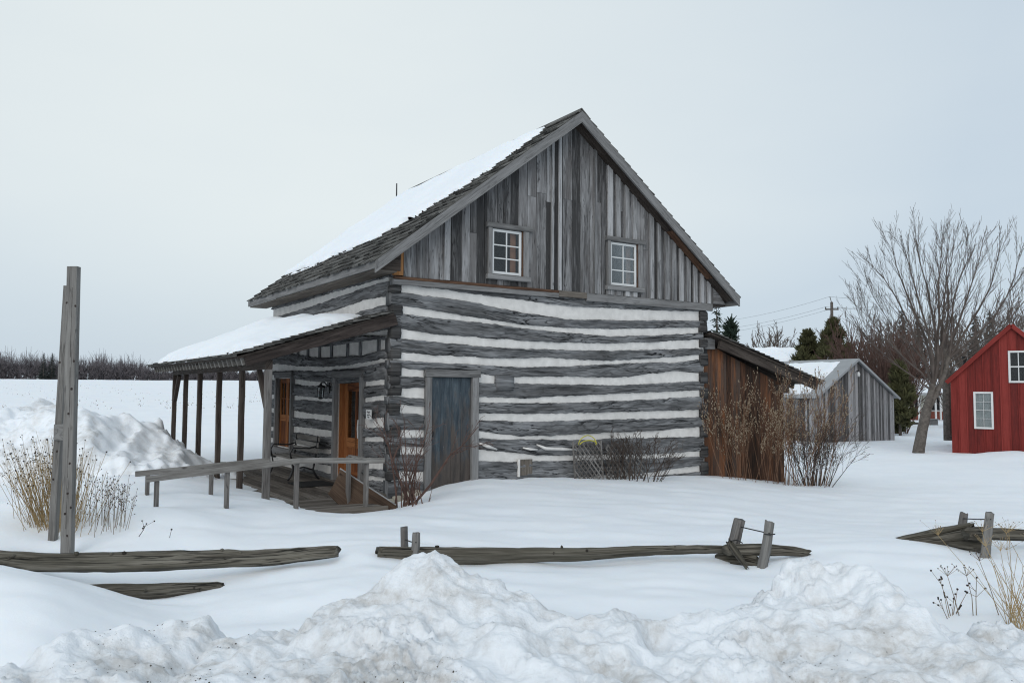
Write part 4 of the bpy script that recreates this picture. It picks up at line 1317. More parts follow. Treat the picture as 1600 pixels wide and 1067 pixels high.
for k in range(8):
    v = -.22 + k * .66
    m_ = MB(); a, c = sslope(.35 if k == 0 else .1, v, -.14), sslope(sl - .08, v, -.11)
    m_.beam((a[0], v, a[2]), (c[0], v, c[2]), .06, .19 if k == 0 else .14, ch=.06, segs=4); m_.build('rafter', M['beam'], sroof)
m_ = MB(); m_.abox((SX(9.62), -.16, 1.66), (SX(9.98), .05, 1.86), 'x', .05); m_.build('beam_end', M['beam'], shed)
m_ = MB(); m_.abox((SX(7.31), -.03, 2.44), (SX(7.44), -.015, 2.62), 'z', .1); m_.build('bracket', M['iron'], shed)
spoly = [(.02, -.25), (.02, SV), (sl - .1, SV), (sl - .15, 1.6), (sl * .7, 1.0), (sl * .45, .3), (.7, -.15)]


def conv_shed(S, Vv, T):
    n = .04 + T
    return sA[0] + sc_ * S - ss_ * n, Vv, sA[1] + ss_ * S + sc_ * n


snow_cover('snow_cover', spoly, conv_shed, (.0, sl), (-.3, SV + .1), .04, .07, .12, sroof, 91)

# ------------------------------------------------------------------ trellis, hose, pot
tre = empty('trellis', 'pair of weathered lattice trellis panels leaning on the cabin wall', 'trellis', HW(3.55, -.32, 0), TH)


def lattice(u0, u1, z0, z1, tilt, y):
    m_ = MB(); st = .085
    for sgn in (1, -1):
        c = -2.0
        while c < 2.5:
            # line z = z0 + sgn*(u-u0)*1.25 + c clipped to the rectangle
            pts = []
            for uu in np.linspace(u0, u1, 30):
                zz = z0 + sgn * (uu - u0) * 1.25 + c
                if z0 <= zz <= z1: pts.append((uu, zz))
            if len(pts) > 2:
                a, e = pts[0], pts[-1]
                m_.beam((a[0], y + .006 * sgn + tilt * a[1], a[1]), (e[0], y + .006 * sgn + tilt * e[1], e[1]), .008, .026, up=(0, 1, 0) if False else (0, 0, 1), ch=.1)
            c += .125
    return m_


lattice(.0, .66, -.15, .74, .12, .0).build('lattice', M['post'], tre)
lattice(.70, 1.62, -.15, .70, .05, -.05).build('lattice', M['post'], tre)
m_ = MB()
for u in (0, .66): m_.beam((u, 0, -.15), (u, .09, .76), .03, .02, up=(0, 1, 0), ch=.1)
m_.build('frame', M['post'], tre)
hs = MB(); c = front(918, 692, -.34)
hs.tube([(c[0] + .2 * math.cos(t), -.34 + .03 * math.sin(t * 2), c[1] + .02 + .12 * math.sin(t)) for t in np.linspace(-.5, 3.6, 16)], .009, 8)
hs.tube([(c[0] + .19 * math.cos(t), -.37, c[1] - .02 + .07 * math.sin(t)) for t in np.linspace(0, 3.1, 12)], .009, 8)
o = hs.build('garden_hose', M['hose'], None, smooth=True); o.location = tuple(HN); o.rotation_euler = (0, 0, TH); tag(o, 'loop of yellow garden hose hung over the lattice trellis', 'hose')

# ------------------------------------------------------------------ bare plants
def grow(mb, p, d, L, r, lvl, rg, P, buds=None):
    """recursive bare branch"""
    n = max(2, int(P.get('seg', 5)) - (1 if lvl == 0 else 0))
    p = np.array(p, float); d = np.array(d, float); d /= np.linalg.norm(d)
    pts = [p]; step = L / n; dirs = [d]
    for i in range(n):
        d = d + rg.normal(size=3) * P['wob'] + np.array([0, 0, P['up']]) * step / max(L, .3)
        d /= np.linalg.norm(d); p = p + d * step; pts.append(p); dirs.append(d)
    rads = [max(r * (1 - .8 * i / n), P['rmin']) for i in range(n + 1)]
    if lvl >= 1: mb.tube(pts, rads, 5 if r > .03 else 3, cap=False)
    else:
        for i in range(n): mb.twig(pts[i], pts[i + 1], rads[i], rads[i + 1])
    if buds is not None and lvl <= P.get('budlvl', 0):
        buds.append(pts[-1])
        if rg.random() < .6: buds.append(pts[-2])
    if lvl > 0:
        k = int(P['kids'][min(lvl, len(P['kids']) - 1)] * rg.uniform(.7, 1.3))
        for j in range(k):
            f = P.get('k0', .25) + (1 - P.get('k0', .25)) * (j + rg.random()) / k
            i = min(int(f * n), n - 1); t = f * n - i
            q_ = pts[i] * (1 - t) + pts[i + 1] * t
            a = rg.normal(size=3); a -= dirs[i] * (a @ dirs[i]); a /= np.linalg.norm(a)
            sp = P['spread'] * rg.uniform(.6, 1.3)
            dd = dirs[i] * math.cos(sp) + a * math.sin(sp)
            grow(mb, q_, dd, L * P['ratio'] * rg.uniform(.6, 1.2) * (1.15 - .6 * f), max(r * (1 - .8 * f) * .6, P['rmin']), lvl - 1, rg, P, buds)


def shrub(name, label, cat, base, n, spread, h, P, mat, seed, lean=(0, 0), budmat=None, group=None, r=.012):
    x, y = base[0], base[1]; z = gz(x, y) - .05
    o = empty(name, label, cat, (x, y, z), 0, group)
    rg = np.random.default_rng(seed); mb = MB(); buds = []
    for k in range(n):
        a = rg.uniform(0, 2 * math.pi); s = math.sqrt(rg.random())
        bx, by = spread[0] * s * math.cos(a), spread[1] * s * math.sin(a)
        d = np.array([bx / max(spread[0], .01) * spread[2] + lean[0] + rg.normal() * .1, by / max(spread[1], .01) * spread[2] + lean[1] + rg.normal() * .1, 1.0])
        grow(mb, (bx, by, 0), d, h * rg.uniform(.6, 1.08), r * rg.uniform(.7, 1.2), P['lvl'], rg, P, buds)
    mb.build('stems', mat, o, fix=False)
    if budmat is not None:
        m_ = MB()
        for q_ in buds: m_.blob(q_, .0085, sq=(1, 1, 1.6))
        m_.build('buds', budmat, o, fix=False)['kind'] = 'stuff'
    return o


PW = dict(seg=6, wob=.06, up=.25, rmin=.0028, kids=[0, 4, 5], spread=.42, ratio=.42, lvl=2, k0=.3)
c = at(640, 787, 11.9)
rg = np.random.default_rng(4)
sb = empty('corner_shrub', 'bare reddish shrub with one long arching branch in front of the blue door', 'shrub', (c[0], c[1], gz(c[0], c[1]) - .04))
mb = MB(); PC = dict(seg=7, wob=.07, up=.12, rmin=.003, kids=[0, 4, 7], spread=.55, ratio=.42, lvl=2, k0=.35)
for tx, ty in ((600, 640), (612, 655), (630, 640), (650, 650), (662, 660), (655, 690), (668, 640), (590, 690), (605, 700)):
    e = at(tx, ty, 11.9 + rg.uniform(-.4, .3)); d = e - c
    grow(mb, rg.normal(size=3) * np.array([.07, .07, 0]), d, np.linalg.norm(d), .017, 2, rg, PC)
for k in range(16):
    d = np.array([rg.normal() * .25, rg.normal() * .25, 1]); grow(mb, rg.normal(size=3) * np.array([.1, .1, 0]), d, rg.uniform(.25, .6), .012, 1, rg, PC)
arch = [at(648, 780, 11.9), at(672, 752, 11.85), at(692, 722, 11.8), at(703, 705, 11.75), at(722, 690, 11.7), at(748, 660, 11.65)]
mb.tube([p - c for p in arch], [.02, .018, .016, .013, .008, .004], 5)
for (i, tx, ty) in ((3, 712, 668), (3, 738, 690), (3, 765, 683), (4, 752, 650), (4, 735, 655), (2, 720, 690), (4, 775, 690)):
    e = at(tx, ty, 11.6 + rg.uniform(-.2, .2)); p = arch[i]; d = e - p
    grow(mb, p - c, d, np.linalg.norm(d), .006, 1, rg, dict(PC, kids=[0, 6], ratio=.3))
mb.build('stems', M['twig_red'], sb, fix=False)

PT = dict(seg=6, wob=.05, up=.35, rmin=.0028, kids=[0, 6, 8], spread=.36, ratio=.4, lvl=2, k0=.3, budlvl=0)
c = HW(8.75, -.75)
shrub('willow_shrub', 'dense tan upright shrub with pale buds in front of the red-brown shed', 'shrub', c, 46, (1.05, .45, .28), 2.05, PT, M['twig_tan'], 21, budmat=M['bud'], r=.0075)
c = HW(7.55, -.6)
shrub('side_shrub', 'thin brown shrub at the cabin corner beside the red-brown shed', 'shrub', c, 9, (.35, .25, .35), 1.6, PT, M['twig_tan'], 22, budmat=M['bud'], r=.008)
c = at(1273, 757, 17.6)
shrub('fan_shrub', 'dark bare shrub fanning out of the snow beyond the shed', 'shrub', c, 46, (.38, .3, .62), 1.6, dict(PT, up=.14, wob=.07, spread=.5), M['twig_dark'], 23, r=.010)
c = HW(4.75, -.55)
shrub('trellis_shrub', 'tangled dark shrub growing up behind the lattice trellis', 'shrub', c, 24, (.52, .15, .42), .9, dict(PW, kids=[0, 5, 6], up=.1, wob=.14, rmin=.004, spread=.6), M['twig_dark'], 24, r=.013, lean=(.05, .0))
c = HW(5.3, -.45)
shrub('wall_shrub', 'wiry low shrub spreading along the log wall right of the trellis', 'shrub', c, 9, (.3, .1, .7), .85, dict(PW, up=.05, wob=.16, spread=.6), M['twig'], 25, r=.008, lean=(.3, .1))


# ------------------------------------------------------------------ trees
def bare_tree(name, label, base, h, P, mat, seed, r, limbs=None, group=None, n=7, spread=.5, trunk=.3, cat='tree'):
    o = empty(name, label, cat, base, 0, group)
    rg = np.random.default_rng(seed)
    t = MB(); th = h * trunk
    p = [np.array([0, 0, -.2]), np.array([rg.normal() * .02 * h, rg.normal() * .02 * h, th * .5]), np.array([rg.normal() * .03 * h, rg.normal() * .03 * h, th])]
    t.tube(p, [r * 1.25, r, r * .85], 8); t.build('trunk', M['bark'], o, smooth=True, fix=False)
    mb = MB()
    for k in range(n):
        a = 2 * math.pi * k / n + rg.uniform(-.3, .3); s = spread * rg.uniform(.3, 1.2) if k else .05
        d = np.array([math.cos(a) * s, math.sin(a) * s, 1.0])
        grow(mb, p[2] - np.array([0, 0, rg.uniform(0, .15) * th]), d, h * (1 - trunk) * rg.uniform(.75, 1.05), r * .55, P['lvl'], rg, P)
    mb.build('crown', mat, o, fix=False)
    return o


# the large bare maple beside the red building
TY = 31.0
base = at(1435, 709, TY)
tree = empty('bare_tree', 'large leafless spreading tree leaning beside the red building', 'tree', base)
W2 = lambda px, py, dy=0.0: at(px, py, TY + dy) - base
t = MB()
t.tube([W2(1434, 716), W2(1436, 700), W2(1441, 672), W2(1447, 645), W2(1453, 620), W2(1458, 600)], [.23, .21, .19, .18, .13, .10], 10)
t.tube([W2(1450, 640), W2(1461, 618), W2(1470, 600), W2(1478, 578), W2(1483, 555)], [.12, .105, .095, .085, .08], 8)
t.build('trunk', M['bark'], tree, smooth=True, fix=False)
rg = np.random.default_rng(99)
mb = MB()
PB = dict(seg=7, wob=.05, up=.22, rmin=.005, kids=[0, 6, 9], spread=.36, ratio=.34, lvl=2, k0=.25)
LIMB = [((1458, 602), [(1449, 575), (1440, 540), (1420, 500), (1395, 450), (1372, 415), (1352, 395)], .085), ((1456, 606), [(1440, 580), (1410, 556), (1385, 530), (1362, 505), (1345, 480), (1335, 450)], .06),
        ((1458, 600), [(1455, 560), (1446, 520), (1425, 470), (1408, 430), (1395, 395), (1388, 365)], .09), ((1458, 600), [(1458, 560), (1450, 510), (1436, 460), (1425, 420), (1415, 385), (1408, 358)], .08),
        ((1460, 598), [(1463, 555), (1462, 510), (1455, 470), (1447, 425), (1437, 390), (1430, 355)], .09), ((1460, 598), [(1466, 560), (1465, 520), (1468, 480), (1466, 430), (1470, 390), (1472, 350)], .09),
        ((1470, 600), [(1473, 560), (1471, 520), (1474, 470), (1478, 430), (1486, 390), (1492, 350)], .08), ((1483, 556), [(1487, 530), (1496, 500), (1508, 460), (1520, 420), (1530, 385), (1535, 355)], .085),
        ((1483, 558), [(1486, 530), (1487, 495), (1490, 455), (1500, 415), (1512, 385), (1516, 356)], .07), ((1483, 560), [(1494, 535), (1510, 505), (1530, 470), (1548, 430), (1556, 395), (1562, 368)], .075),
        ((1483, 560), [(1500, 540), (1525, 515), (1550, 490), (1572, 450), (1585, 415), (1592, 380)], .07), ((1480, 570), [(1500, 550), (1530, 528), (1565, 505), (1590, 470), (1612, 440), (1622, 405)], .065),
        ((1478, 580), [(1505, 558), (1540, 535), (1580, 512), (1610, 495), (1635, 480), (1650, 460)], .05), ((1455, 610), [(1430, 590), (1400, 570), (1372, 548), (1350, 525), (1335, 500), (1325, 470)], .05),
        ((1462, 590), [(1470, 540), (1480, 500), (1482, 460), (1480, 420), (1478, 390), (1480, 362)], .07), ((1450, 575), [(1440, 555), (1420, 530), (1395, 510), (1375, 480), (1355, 450), (1345, 425)], .05)]
for k, (st_, pts, r) in enumerate(LIMB):
    dy = rg.uniform(-2.6, 2.6)
    P = [W2(*st_)] + [W2(x + max(0, (1440 - x)) * .12, 600 + (y - 600) * .9, dy * (i + 1) / len(pts)) for i, (x, y) in enumerate(pts)]
    rd_ = [max(.66 * r * (1 - .88 * i / len(pts)), .008) for i in range(len(P))]
    mb.tube(P, rd_, 6, cap=False)
    for i in range(1, len(P) - 1):
        dd = P[i + 1] - P[i]; Ls = np.linalg.norm(dd); dd = dd / Ls
        for j in range(4 if i < 3 else 5):
            a = rg.normal(size=3); a -= dd * (a @ dd); a /= np.linalg.norm(a)
            sp = rg.uniform(.2, .55)
            q_ = P[i] + dd * Ls * rg.random()
            grow(mb, q_, dd * math.cos(sp) + a * math.sin(sp) + np.array([0, 0, .25]), rg.uniform(.9, 2.1) * (1.25 - .1 * i), rd_[i] * .45, 1, rg, dict(PB, kids=[0, 8]))
    grow(mb, P[-1], P[-1] - P[-2], .7, .009, 1, rg, dict(PB, kids=[0, 5]))
mb.build('crown', M['twig'], tree, fix=False)


def at_g(px, Y, dz=0.0):
    d = ray(px, 600); p = CAM + d * (Y / d[1]); return np.array([p[0], p[1], gz(p[0], p[1]) + dz])


def evergreen(name, label, px, Y, top_py, rad_px, shape, mat, seed, n, lw, ll, group=None, cat='tree'):
    b0 = at_g(px, Y); topz = at(px, top_py, Y)[2] - b0[2]; R0 = rad_px * Y / F
    o = empty(name, label, cat, b0, 0, group); rg = np.random.default_rng(seed)
    t = MB(); t.tube([(0, 0, -.3), (0, 0, topz * .5), (0, 0, topz * .98)], [topz * .022, topz * .016, .01], 6); t.build('trunk', M['bark'], o, fix=False)
    m_ = MB()
    if shape == 'spruce':
        nw = int(topz / .34)
        for i in range(nw):
            f = i / nw; z = topz * (.06 + .94 * f); R = R0 * (1 - f) ** .95 * rg.uniform(.75, 1.1) + .05
            for k in range(9):
                a = rg.uniform(0, 6.283); Rk = R * rg.uniform(.65, 1.12)
                e = np.array([math.cos(a), math.sin(a), -.25]); st = np.array([0, 0, z])
                nl = max(3, int(n * Rk / R0))
                for j in range(nl):
                    q_ = st + e * Rk * (.12 + .88 * (j + rg.random()) / nl) + rg.normal(size=3) * .06
                    m_.leaf(q_, e + rg.normal(size=3) * .5 + np.array([0, 0, -.2]), lw * (1 - .65 * f) * rg.uniform(.6, 1.3), ll * (1 - .45 * f) * rg.uniform(.6, 1.3))
        for k in range(14): m_.leaf((0, 0, topz * (.93 + .005 * k)), (rg.normal() * .25, rg.normal() * .25, 1), lw * .3, ll * .6)
    else:
        clumps = []
        for k in range(70):
            f = rg.random() ** .8; z = topz * (.04 + .94 * f)
            R = R0 * (math.sin(min(1, (1 - f) * 1.6) * math.pi / 2)) ** .9 * rg.uniform(.45, 1.08)
            a = rg.uniform(0, 6.283); clumps.append((np.array([R * math.cos(a), R * math.sin(a), z]), rg.uniform(.16, .34) * R0 * (1.1 - .6 * f)))
        for k in range(n):
            c_, r_ = clumps[rg.integers(len(clumps))]
            v = rg.normal(size=3); v /= np.linalg.norm(v)
            m_.leaf(c_ + v * r_ * rg.random() ** .4, v * .6 + np.array([0, 0, .8]) + rg.normal(size=3) * .3, lw * rg.uniform(.6, 1.3), ll * rg.uniform(.6, 1.4))
    m_.build('crown', mat, o, fix=False)
    return o


evergreen('cedar_tree', 'dense olive green cedar behind the grey barn, under the utility pole', 1303, 58, 501, 34, 'cedar', M['cedar'], 1, 13000, .13, .36)
evergreen('cedar_tree', 'low olive green cedar left of the taller cedar behind the grey barn', 1264, 60, 519, 30, 'cedar', M['cedar'], 2, 8000, .13, .36)
evergreen('cedar_tree', 'dark green cedar at the right end of the grey barn', 1405, 47, 570, 21, 'cedar', M['cedar'], 3, 5000, .12, .32)
evergreen('pine_tree', 'green pine rising behind the lean-to shed roof at the cabin corner', 1121, 40, 468, 12, 'spruce', M['pine'], 4, 5, .16, .40)
evergreen('pine_tree', 'lower bushy green pine behind the lean-to shed roof', 1143, 41, 500, 18, 'cedar', M['pine'], 5, 2600, .12, .36)
evergreen('spruce_tree', 'dark spruce behind the large leafless tree, left of the pair', 1412, 90, 482, 26, 'spruce', M['spruce'], 6, 6, .3, .6)
evergreen('spruce_tree', 'tall dark spruce seen through the middle of the large leafless tree', 1436, 95, 492, 22, 'spruce', M['spruce'], 7, 6, .3, .6)
evergreen('spruce_tree', 'dark spruce above the left roof slope of the red building', 1527, 90, 490, 20, 'spruce', M['spruce'], 8, 6, .3, .6)
evergreen('spruce_tree', 'dark spruce nearest the peak of the red building', 1549, 92, 487, 17, 'spruce', M['spruce'], 9, 6, .3, .6)
evergreen('spruce_tree', 'far dark spruce on the field edge, left one of two', 67, 300, 552, 8, 'spruce', M['spruce'], 10, 7, .22, .8)
evergreen('spruce_tree', 'far dark spruce on the field edge beside the tall timber post', 80, 302, 552, 8, 'spruce', M['spruce'], 11, 7, .22, .8)

PF = dict(seg=5, wob=.08, up=.3, rmin=.012, kids=[0, 7, 7], spread=.5, ratio=.45, lvl=2, k0=.25)
for k, (px, Y, top, sp, lab) in enumerate(((1216, 80, 510, .6, 'pale leafless tree above the white snowy roof'), (1570, 75, 480, .5, 'leafless tree behind the peak of the red building'), (1492, 104, 512, .45, 'leafless tree behind the left eave of the red building'),
                                          (1385, 96, 505, .4, 'leafless tree behind the right slope of the grey barn'), (1510, 112, 515, .6, 'far leafless tree between the large tree and the red building'), (1350, 85, 520, .6, 'low leafless tree right of the tall cedar'),
                                          (1590, 60, 470, .4, 'leafless tree at the edge of the frame over the red building'), (1200, 95, 528, .7, 'low leafless tree far behind the lean-to shed'))):
    b0 = at_g(px, Y); h = at(px, top, Y)[2] - b0[2]
    bare_tree('background_tree', lab, b0, h, dict(PF, rmin=.00032 * Y), M['twig'], 200 + k, h * .02, group='leafless trees behind the outbuildings', n=8, spread=sp)
PH = dict(seg=5, wob=.08, up=.15, rmin=.012, kids=[0, 5, 6], spread=.45, ratio=.42, lvl=2, k0=.25)
for k, (px, Y, hp, n, sp, lab, mt_) in enumerate(((1366, 52, 535, 70, 1.9, 'wide reddish leafless bush behind the grey barn roof', 'twig_red'), (1392, 50, 552, 60, 1.5, 'reddish leafless bush behind the right slope of the grey barn', 'twig_red'),
                                               (1375, 64, 525, 60, 2.6, 'tall grey-brown leafless bush beyond the barn', 'twig'), (1535, 60, 530, 60, 4.4, 'grey-brown leafless bush behind the red building', 'twig'), (1450, 100, 545, 40, 5.5, 'leafless bush behind the trunk of the large tree', 'twig'), (1180, 75, 545, 26, 3, 'leafless bush far behind the lean-to shed', 'twig'))):
    b0 = at_g(px, Y); h = at(px, hp, Y)[2] - b0[2]
    shrub('leafless_bush', lab, 'bush', b0, n, (sp * .6, sp * .6, .34), h * 1.1, dict(PH, rmin=.0003 * Y), M[mt_], 300 + k, group='leafless bushes behind the outbuildings', r=.035)

# trunk close behind the red building's corner
bt_ = at(1481, 681, 37)
t = empty('background_tree', 'straight dark leafless tree trunk tight against the red building', 'tree', bt_, group='leafless trees behind the outbuildings')
m_ = MB(); m_.tube([(0, 0, -.2), (0, 0, 2), (-.05, 0, 4.2)], [.19, .17, .12], 8); m_.build('trunk', M['bark'], t, fix=False)
mb = MB(); rg = np.random.default_rng(55)
for k in range(7): grow(mb, (-.05, 0, 2.6 + k * .25), rg.normal(size=3) * .5 + np.array([0, 0, 1]), 2.6, .05, 2, rg, dict(PF, rmin=.01))
mb.build('crown', M['twig'], t, fix=False)

# far wood along the field edge
rg = np.random.default_rng(8)
m_ = MB()
for k in range(640):
    px = rg.uniform(-330, 480); Y = rg.uniform(330, 380)
    env = np.interp(px, [-330, 0, 60, 110, 160, 200, 222, 250, 480], [553, 553, 556, 560, 557, 562, 568, 578, 580]); env += rg.normal() * 4
    if rg.random() < .09 and px < 230: env -= rg.uniform(5, 14)
    b0 = at_g(px, Y); h = max(2.0, at(px, env, Y)[2] - b0[2])
    for j in range(16):
        f = rg.random(); z0 = h * .55 * f; a = rg.uniform(0, 6.28); L = h * rg.uniform(.25, .5) * (1.1 - .5 * f)
        d = np.array([math.cos(a) * .55, math.sin(a) * .55, 1.0]); d /= np.linalg.norm(d)
        p0 = b0 + np.array([0, 0, z0]); p1 = p0 + d * L
        if p1[2] - b0[2] > h: p1[2] = b0[2] + h
        m_.twig(p0, p1, .10, .04)
        for q in range(2):
            e2 = p1 + (d + rg.normal(size=3) * .45 + np.array([0, 0, .2])) * L * .4; e2[2] = min(e2[2], b0[2] + h * 1.04)
            m_.twig(p1, e2, .05, .025)
    m_.twig(b0 - np.array([0, 0, 1]), b0 + np.array([0, 0, h]), .2, .04)
o = m_.build('far_woods', M['woods'], None, fix=False); tag(o, 'far grey leafless woods along the edge of the snowy field', 'woods', kind='stuff')
m_ = MB()
for k in range(9000):
    px = rg.uniform(-330, 500); Y = rg.uniform(325, 350)
    env = np.interp(px, [-330, 0, 110, 200, 230, 250, 500], [569, 571, 573, 576, 582, 584, 585]) + rg.normal() * 1.5
    b0 = at_g(px, Y); h = max(1.5, at(px, env, Y)[2] - b0[2])
    m_.leaf(b0 + np.array([0, 0, h * rg.random() - .3]), rg.normal(size=3) * .5 + np.array([0, 0, .8]), rg.uniform(.3, .9), rg.uniform(.8, 2.0))
o = m_.build('far_brush', M['woods_dark'], None, fix=False); tag(o, 'dark brush at the foot of the far woods', 'brush', kind='stuff')
# far woods on the right, low behind the outbuildings
m_ = MB()
for k in range(260):
    px = rg.uniform(1000, 1750); Y = rg.uniform(120, 160); b0 = at_g(px, Y); h = rg.uniform(5, 9.5)
    for j in range(16):
        f = rg.random(); a = rg.uniform(0, 6.28); L = h * rg.uniform(.25, .5) * (1.1 - .5 * f)
        d = np.array([math.cos(a) * .6, math.sin(a) * .6, 1.0]); d /= np.linalg.norm(d)
        p0 = b0 + np.array([0, 0, h * .5 * f]); p1 = p0 + d * L; p1[2] = min(p1[2], b0[2] + h)
        m_.twig(p0, p1, .07, .03)
        for q in range(2): m_.twig(p1, p1 + (d + rg.normal(size=3) * .45) * L * .35, .035, .015)
o = m_.build('far_woods', M['woods'], None, fix=False); tag(o, 'low grey leafless woods behind the barn and the red building', 'woods', kind='stuff')
# stubble poking through the field snow
m_ = MB()
for k in range(900):
    px = rg.uniform(-60, 440); Y = math.exp(rg.uniform(math.log(40), math.log(170)))
    if vn(px * .03, math.log(Y) * 6, 3) < -.1: continue
    b0 = at_g(px, Y); s = rg.uniform(.05, .13)
    m_.leaf(b0 - np.array([0, 0, .02]), np.array([rg.normal() * .5, rg.normal() * .5, 1]), .05, s)
o = m_.build('field_stubble', M['stalk'], None, fix=False); tag(o, 'scattered stubble poking through the snow of the field', 'stubble', kind='stuff')


# ------------------------------------------------------------------ outbuildings
def place(a, c):
    """frame: origin a, x axis towards c, z up"""
    d = np.array([c[0] - a[0], c[1] - a[1]]); return math.atan2(d[1], d[0]), float(np.hypot(*d))


# grey barn
a, c = at(1276, 692, 39), at(1398, 687, 41.6)
rz, wid = place(a, c)
barn = empty('grey_barn', 'small grey board barn with metal roof and snow on one slope', 'barn', (a[0], a[1], a[2]), rz)
hb = at(1276, 618, 39)[2] - a[2]; hp = at(1340, 562, 40.3)[2] - a[2]; BL = 9.0
b = MB(); x = 0.0; k = 0
while x < wid - .02:
    w = random.uniform(.13, .2) if k % 2 == 0 else .075; e = min(x + w, wid)
    tp = lambda u_: hb + (hp - hb) * (1 - abs(u_ - wid / 2) / (wid / 2)) - .06
    zm = [(wid / 2, tp(wid / 2))] if x < wid / 2 < e else []
    b.prism([(x + .003, -.6), (e - .003, -.6), (e - .003, tp(e))] + zm + [(x + .003, tp(x))], (0 if k % 2 == 0 else -.03) + random.uniform(-.008, .008), .06, lambda p, q_, y: (p, y, q_), 1)
    x = e; k += 1
b.build('gable_wall', M['barnwood'], barn)
b = MB(); y = .065
while y < BL:
    w = random.uniform(.14, .22); e = min(y + w, BL); b.abox((random.uniform(-.012, 0), y + .003, -.6), (.05, e - .004, hb - .02), 'z', .03); y = e
b.build('side_wall', M['barnwood'], barn)
b = MB(); b.abox((wid - .05, .07, -.6), (wid, BL, hb - .02), 'y', .03); b.abox((.06, BL - .05, -.6), (wid - .06, BL, hb - .02), 'x', .03); b.build('side_wall', M['barnwood'], barn)
ov = .22; sgn = (hp - hb) / (wid / 2)
b = MB(); b.prism([(-ov, hb - ov * sgn), (wid / 2, hp), (wid + ov, hb - ov * sgn), (wid + ov, hb - ov * sgn + .05), (wid / 2, hp + .055), (-ov, hb - ov * sgn + .05)], -.2, BL + .2, lambda p, q_, y: (p, y, q_), 0)
brf = b.build('roof', M['metal'], barn)
b = MB(); b.beam((-ov, -.215, hb - ov * sgn - .02), (wid / 2, -.215, hp - .0), .02, .11, ch=.05); b.beam((wid + ov, -.215, hb - ov * sgn - .02), (wid / 2, -.215, hp), .02, .11, ch=.05); b.build('barge_board', M['metal'], brf)


def conv_barn(S, Vv, T):
    n = .05 + T; Ls = math.hypot(wid / 2 + ov, (wid / 2 + ov) * sgn); c_, s_ = (wid / 2 + ov) / Ls, (wid / 2 + ov) * sgn / Ls
    return -ov + c_ * S - s_ * n, Vv, hb - ov * sgn + s_ * S + c_ * n


Lb = math.hypot(wid / 2 + ov, (wid / 2 + ov) * sgn)
snow_cover('snow_cover', [(.35, .55), (.35, BL), (Lb - .25, BL), (Lb - .25, .75), (Lb * .6, .6)], conv_barn, (0, Lb), (0, BL + .1), .07, .13, .12, brf, 131)
lm = MB(); lp = front(0, 0); zc = hp - .85
lm.tube([(wid / 2 - .05, -.05, zc + .25), (wid / 2 - .05, -.22, zc + .3), (wid / 2 - .05, -.24, zc + .2)], .02, 6)
bl = empty('barn_lamp', 'small white yard lamp under the peak of the grey barn', 'lamp', tuple(np.array([a[0], a[1], a[2]]) + np.array([math.cos(rz) * (wid / 2 - .05) + math.sin(rz) * .04, math.sin(rz) * (wid / 2 - .05) - math.cos(rz) * .04, zc])), rz)
m_ = MB(); m_.tube([(0, .0, .25), (0, -.16, .3), (0, -.18, .22)], .02, 6); m_.build('bracket', M['iron'], bl)
m_ = MB(); m_.tube([(0, -.18, .24), (0, -.18, .12), (0, -.18, .0)], [.03, .075, .06], 10); m_.build('lamp_shade', M['white'], bl, smooth=True)

# white-roofed building behind the barn
a2, c2 = at(1165, 640, 62), at(1290, 640, 60)
rz2, w2 = place(a2, c2)
zb = gz(a2[0], a2[1])
store = empty('snowy_building', 'low building with a wide white snow roof behind the grey barn', 'building', (a2[0], a2[1], zb), rz2)
he = at(1285, 570, 60)[2] - zb; hr = at(1270, 543, 63)[2] - zb
b = MB(); b.abox((0, .2, -.5), (w2, 6.8, he - .05), 'z', .01); b.build('wall', M['barnwood'], store)
b = MB(); b.prism([(-.3, he - .08), (-.3, he), (3.5, hr), (7.3, he), (7.3, he - .08), (3.5, hr - .08)], -.3, w2 + .25, lambda p, q_, y: (y, p, q_), 0)
srf = b.build('roof', M['metal'], store)
Ls2 = math.hypot(3.8, hr - he)


def conv_store(S, Vv, T):
    n = .02 + T; c_, s_ = 3.8 / Ls2, (hr - he) / Ls2
    return Vv, -.3 + c_ * S - s_ * n, he + s_ * S + c_ * n


snow_cover('snow_cover', [(.0, -.25), (.0, w2 + .1), (Ls2 * .7, w2 + .12), (Ls2 - .05, w2 - .25), (Ls2 - .05, -.25)], conv_store, (-.05, Ls2 + .02), (-.3, w2 + .25), .08, .2, .2, srf, 141)

# red building
a3 = at(1488, 708, 31.0)
phi = rad(37)
rz3 = -phi
red = empty('red_building', 'red board building with white framed windows', 'building', (a3[0], a3[1], a3[2]), rz3)
he3 = at(1488, 592, 31)[2] - a3[2]; hw3 = 2.06; hp3 = at(1585, 507, 29.7)[2] - a3[2]
WD = hw3 * 2; RL = 8.5


def frontr(px, py):
    d = ray(px, py); nrm = np.array([math.sin(phi), math.cos(phi), 0]); ax = np.array([math.cos(phi), -math.sin(phi), 0])
    t_ = ((a3 - CAM) @ nrm) / (d @ nrm); p = CAM + d * t_; return (p - a3) @ ax, p[2] - a3[2]


